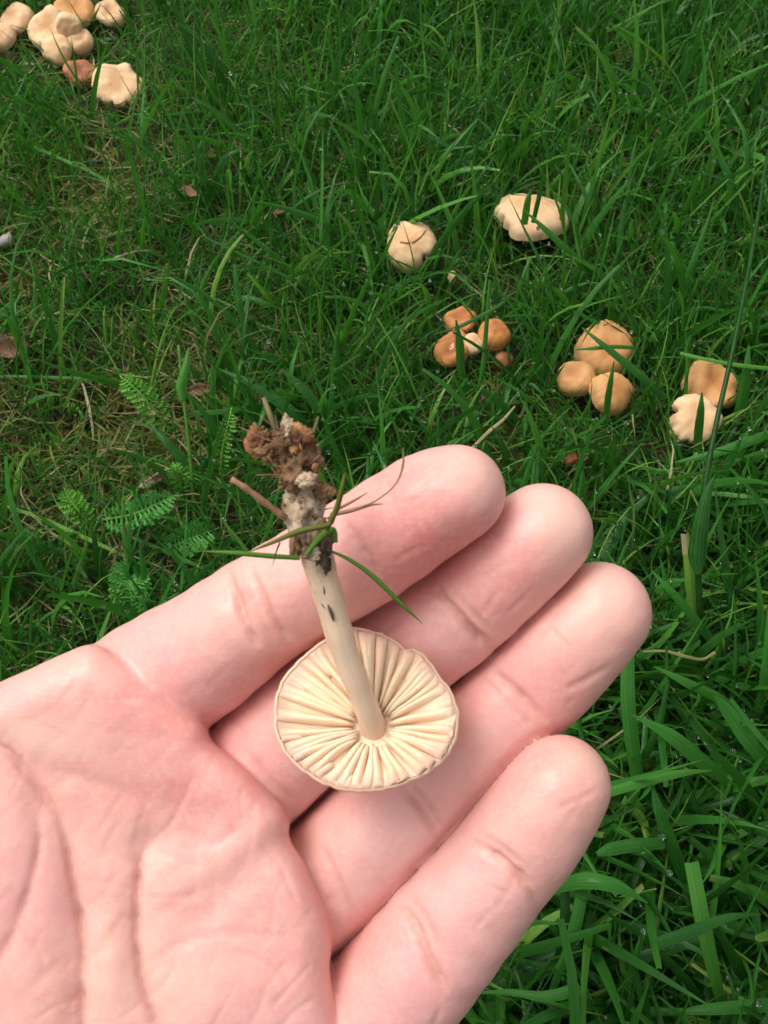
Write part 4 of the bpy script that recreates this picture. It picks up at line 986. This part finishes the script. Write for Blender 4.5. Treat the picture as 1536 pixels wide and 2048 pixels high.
def on_cap():
    from mathutils.bvhtree import BVHTree
    ob = DOME[0].children[0]; co = np.empty(len(ob.data.vertices)*3); ob.data.vertices.foreach_get('co', co)
    off = np.array(DOME[0].location)
    if ob.name.split('.')[0] != 'cap': raise RuntimeError(ob.name)
    bv = BVHTree.FromPolygons((co.reshape(-1, 3)+off).tolist(), [tuple(p.vertices) for p in ob.data.polygons])
    P = []
    for u, v in spline(np.array([(801, 484), (822, 485), (838, 476), (852, 460)], float), 9):
        d = ray(u, v); d /= np.linalg.norm(d); h = bv.ray_cast(Vector(CAM), Vector(d))[0]
        if h is not None: P.append(np.array(h)-d*.0005)
    V, Fs = tube(P, np.linspace(.0006, .0003, len(P)), 6); V = np.array(V)
    o = mesh('dry_straw', V-P[0], Fs, M['bark']); o.location = P[0]
    tag(o, 'curved dark dead blade stuck on the pale domed cap', 'straw', 'single large blades in the lawn')
on_cap()

def stalk_right():
    pts = [(1536, 300, .125), (1508, 480, .118), (1470, 680, .108), (1432, 850, .096), (1408, 985, .084), (1396, 1110, .070), (1402, 1250, .040), (1415, 1330, .004)]
    base = at(*pts[-1]); r = empty('grass_stalk', base)
    tag(r, 'long grass stalk coloured dark as if backlit, with a broad sheath, standing close at the side of the fingers', 'grass stalk')
    P = spline(np.array([at(*p) for p in pts]), 40); w = np.interp(np.linspace(0, 1, 40), np.linspace(0, 1, 8), [3, 4, 5, 5.5, 6, 6, 7, 7])*np.array([pix_size(p) for p in P])
    V, Fs = tube(P, w, 8); V = rel(r, np.array(V))
    mesh('stem', V, Fs, M['grass'], r, attrs={'tone': np.full(len(V), .05), 'along': np.full(len(V), .5), 'across': np.full(len(V), .5)})  # very dark tone: the stalk's backlit shade is put into its colour
    ribbon('leaf', [(1397, 1150, .066), (1396, 1112, .072), (1402, 1050, .082), (1415, 985, .090), (1430, 950, .094)], [12, 38, 32, 18, 2], M['grass'], .12, fold=.35, parent=r, m=22)  # sheath colour darkened too, to look backlit
    return r
stalk_right()
def cut_stalk():
    pts = [(1400, 1300, .010), (1393, 1240, .034), (1385, 1170, .054), (1378, 1110, .066), (1371, 1068, .073)]
    r = empty('grass_stalk', at(*pts[0])); tag(r, 'pale green cut stalk with a brown dry tip beside the long dark stalk', 'grass stalk')
    ribbon('stem', pts[:4], [18, 23, 24, 20], M['grass'], 1.0, fold=.45, parent=r)
    ribbon('dry_tip', pts[3:], [21, 18, 16], M['straw'], .75, fold=.45, parent=r)
cut_stalk()
def tall_stalk():
    pts = [(390, 1045, .002), (382, 930, .022), (368, 800, .042), (357, 690, .056)]
    r = empty('grass_stalk', at(*pts[0])); tag(r, 'thin pale upright grass stalk with one clasping leaf among the yarrow', 'grass stalk')
    P = spline(np.array([at(*p) for p in pts]), 20); V, Fs = tube(P, np.linspace(4.6, 3.0, 20)*np.array([pix_size(p) for p in P]), 7); V = rel(r, np.array(V))
    mesh('stem', V, Fs, M['grass'], r, attrs={'tone': np.full(len(V), .95), 'along': np.full(len(V), .5), 'across': np.full(len(V), .5)})
    ribbon('leaf', [(366, 800, .043), (362, 770, .048), (372, 730, .053), (378, 694, .057)], [14, 22, 15, 3], M['grass'], .7, fold=.3, parent=r)
tall_stalk()

def yarrow(label, pts, wpx, npair, mat, seed, curl=0.5):
    """feathery leaf along pts (u, v, h); wpx = full width px"""
    rr = random.Random(seed); m = npair
    P = spline(np.array([at(*p) for p in pts]), m+2); ps = pix_size(P[m//2])
    r = empty('yarrow_leaf', P[0]); tag(r, label, 'leaf', 'feathery yarrow leaves')
    V, Fs = tube(P, np.linspace(2.6, 1.0, m+2)*ps, 6); mesh('rachis', rel(r, np.array(V)), Fs, mat, r)
    T = np.gradient(P, axis=0); T /= np.linalg.norm(T, axis=1)[:, None]
    LV, LF = [], []
    for i in range(1, m+1):
        t = T[i]; sdv = np.cross(t, ray(*pts[0][:2])); sdv /= np.linalg.norm(sdv); up = np.cross(sdv, t); up *= np.sign(up[2]+1e-6)
        f = i/(m+1); L = wpx*ps*0.5*(math.sin(math.pi*min(1, .12+f*.95))**.6)
        for sgn in (-1, 1):
            d = sdv*sgn+t*rr.uniform(.35, .6)+up*rr.uniform(curl*.4, curl); d /= np.linalg.norm(d)
            q = np.cross(d, up); q /= np.linalg.norm(q); l = L*rr.uniform(.8, 1.1)
            def sliver(o, d, l, w):
                b = len(LV); e = np.cross(d, up); e /= np.linalg.norm(e)+1e-9
                LV.extend([o-e*w, o+e*w, o+d*l*.55+e*w*1.1+up*w, o+d*l, o+d*l*.55-e*w*1.1+up*w]); LF.append((b, b+1, b+2, b+3, b+4))
            sliver(P[i], d, l, l*.07)
            for k in (0.3, .5, .68, .84):
                for s2 in (-1, 1):
                    d2 = d+t*s2*.9+up*rr.uniform(0, .5); d2 /= np.linalg.norm(d2)
                    sliver(P[i]+d*l*k, d2, l*.34*(1.2-k*.6), l*.05)
    o = mesh('leaflets', rel(r, np.array(LV)), LF, mat, r, smooth=False); o['kind'] = 'stuff'
yarrow('curled feathery yarrow leaf standing left of the soil clump', [(440, 955, .010), (445, 900, .026), (456, 850, .040), (463, 815, .046)], 46, 17, M['yarrow_bright'], 1, .9)
yarrow('feathery bright yarrow leaf slanting toward the thin pale stalk', [(345, 868, .016), (305, 815, .034), (268, 775, .044), (240, 752, .048)], 72, 15, M['yarrow_bright'], 2, .8)
yarrow('bright tuft-like yarrow leaf in the mossy hollow left of the palm', [(195, 1065, .006), (165, 1030, .018), (140, 1000, .024), (128, 975, .028)], 66, 15, M['yarrow_bright'], 3, .9)
yarrow('feathery yarrow leaf lying level above the index finger', [(205, 1040, .016), (260, 1030, .028), (310, 1010, .034), (360, 985, .034)], 74, 17, M['yarrow'], 4)
yarrow('small bright yarrow leaf at the foot of the thin stalk', [(365, 985, .012), (360, 960, .022), (352, 940, .028), (346, 925, .030)], 52, 11, M['yarrow_bright'], 5, .8)
yarrow('low dark yarrow leaf near the index knuckle', [(270, 1235, .008), (262, 1190, .014), (258, 1150, .016), (256, 1110, .016)], 90, 16, M['yarrow'], 6)
yarrow('low dark yarrow leaf under the long green grass blade', [(330, 1100, .008), (365, 1085, .012), (400, 1070, .014), (440, 1055, .014)], 80, 14, M['yarrow'], 7)

def dead_leaf(label, u, v, h, lpx, wpx, ang, mat, seed, curl=.35):
    rr = random.Random(seed); c = at(u, v, h); ps = pix_size(c); L, Wd = lpx*ps, wpx*ps
    nx, ny = 12, 7; V = []; p = rr.uniform(0, 6)
    for i in range(nx):
        s = i/(nx-1); hw = Wd/2*math.sin(math.pi*min(.98, max(.03, s)))**.6*(1+.12*math.sin(s*17+p))
        for j in range(ny):
            q = j/(ny-1)*2-1
            V.append((L*(s-.5), hw*q, curl*Wd*(q*q*.6+.25*math.sin(s*5+p))+.03*Wd*math.sin(q*9+s*11)))
    V = np.array(V)@np.array(Matrix.Rotation(math.radians(ang), 3, 'Z')@Matrix.Rotation(math.radians(rr.uniform(-20, 20)), 3, 'X')).T
    n = nx*ny; B = V-np.array((0, 0, .0003)); Fs = []
    ix = lambda i, j: i*ny+j
    for i in range(nx-1):
        for j in range(ny-1):
            Fs.append((ix(i, j), ix(i+1, j), ix(i+1, j+1), ix(i, j+1))); Fs.append((n+ix(i, j), n+ix(i, j+1), n+ix(i+1, j+1), n+ix(i+1, j)))
    for i in range(nx-1):
        Fs.append((ix(i, 0), n+ix(i, 0), n+ix(i+1, 0), ix(i+1, 0))); Fs.append((ix(i, ny-1), ix(i+1, ny-1), n+ix(i+1, ny-1), n+ix(i, ny-1)))
    o = mesh('dead_leaf', np.concatenate((V, B)), Fs, mat); o.location = c
    tag(o, label, 'leaf', 'dead leaves on the lawn')
dead_leaf('brown dead leaf at the frame edge in the moss', 22, 698, .022, 80, 52, 30, M['leaf_brown'], 1)
dead_leaf('curled rust-brown leaf scrap beside the thin pale stalk', 402, 782, .018, 62, 24, 10, M['leaf_brown'], 2, .6)
dead_leaf('small brown leaf scrap in the grass above the mossy patch', 380, 386, .024, 46, 20, -35, M['leaf_brown'], 3, .5)
dead_leaf('dark red leaf scrap left of the pale domed cap', 560, 428, .024, 30, 26, 70, M['leaf_brown'], 4, .5)
dead_leaf('narrow brown scrap low in the moss under the yarrow', 300, 965, .012, 60, 24, 20, M['leaf_brown'], 5, .5)
def twig(label, pts, rpx, mat):
    P = spline(np.array([at(*p) for p in pts]), 10); V, Fs = tube(P, np.full(10, rpx)*pix_size(P[0])*(1+.12*np.sin(np.arange(10)*2.1)), 9)
    V = np.array(V); o = mesh('twig', V-P[0], Fs, mat); o.location = P[0]; tag(o, label, 'twig')
twig('short grey-white twig piece at the frame edge', [(-30, 492, .012), (0, 486, .018), (24, 474, .020)], 11, M['twig_grey'])
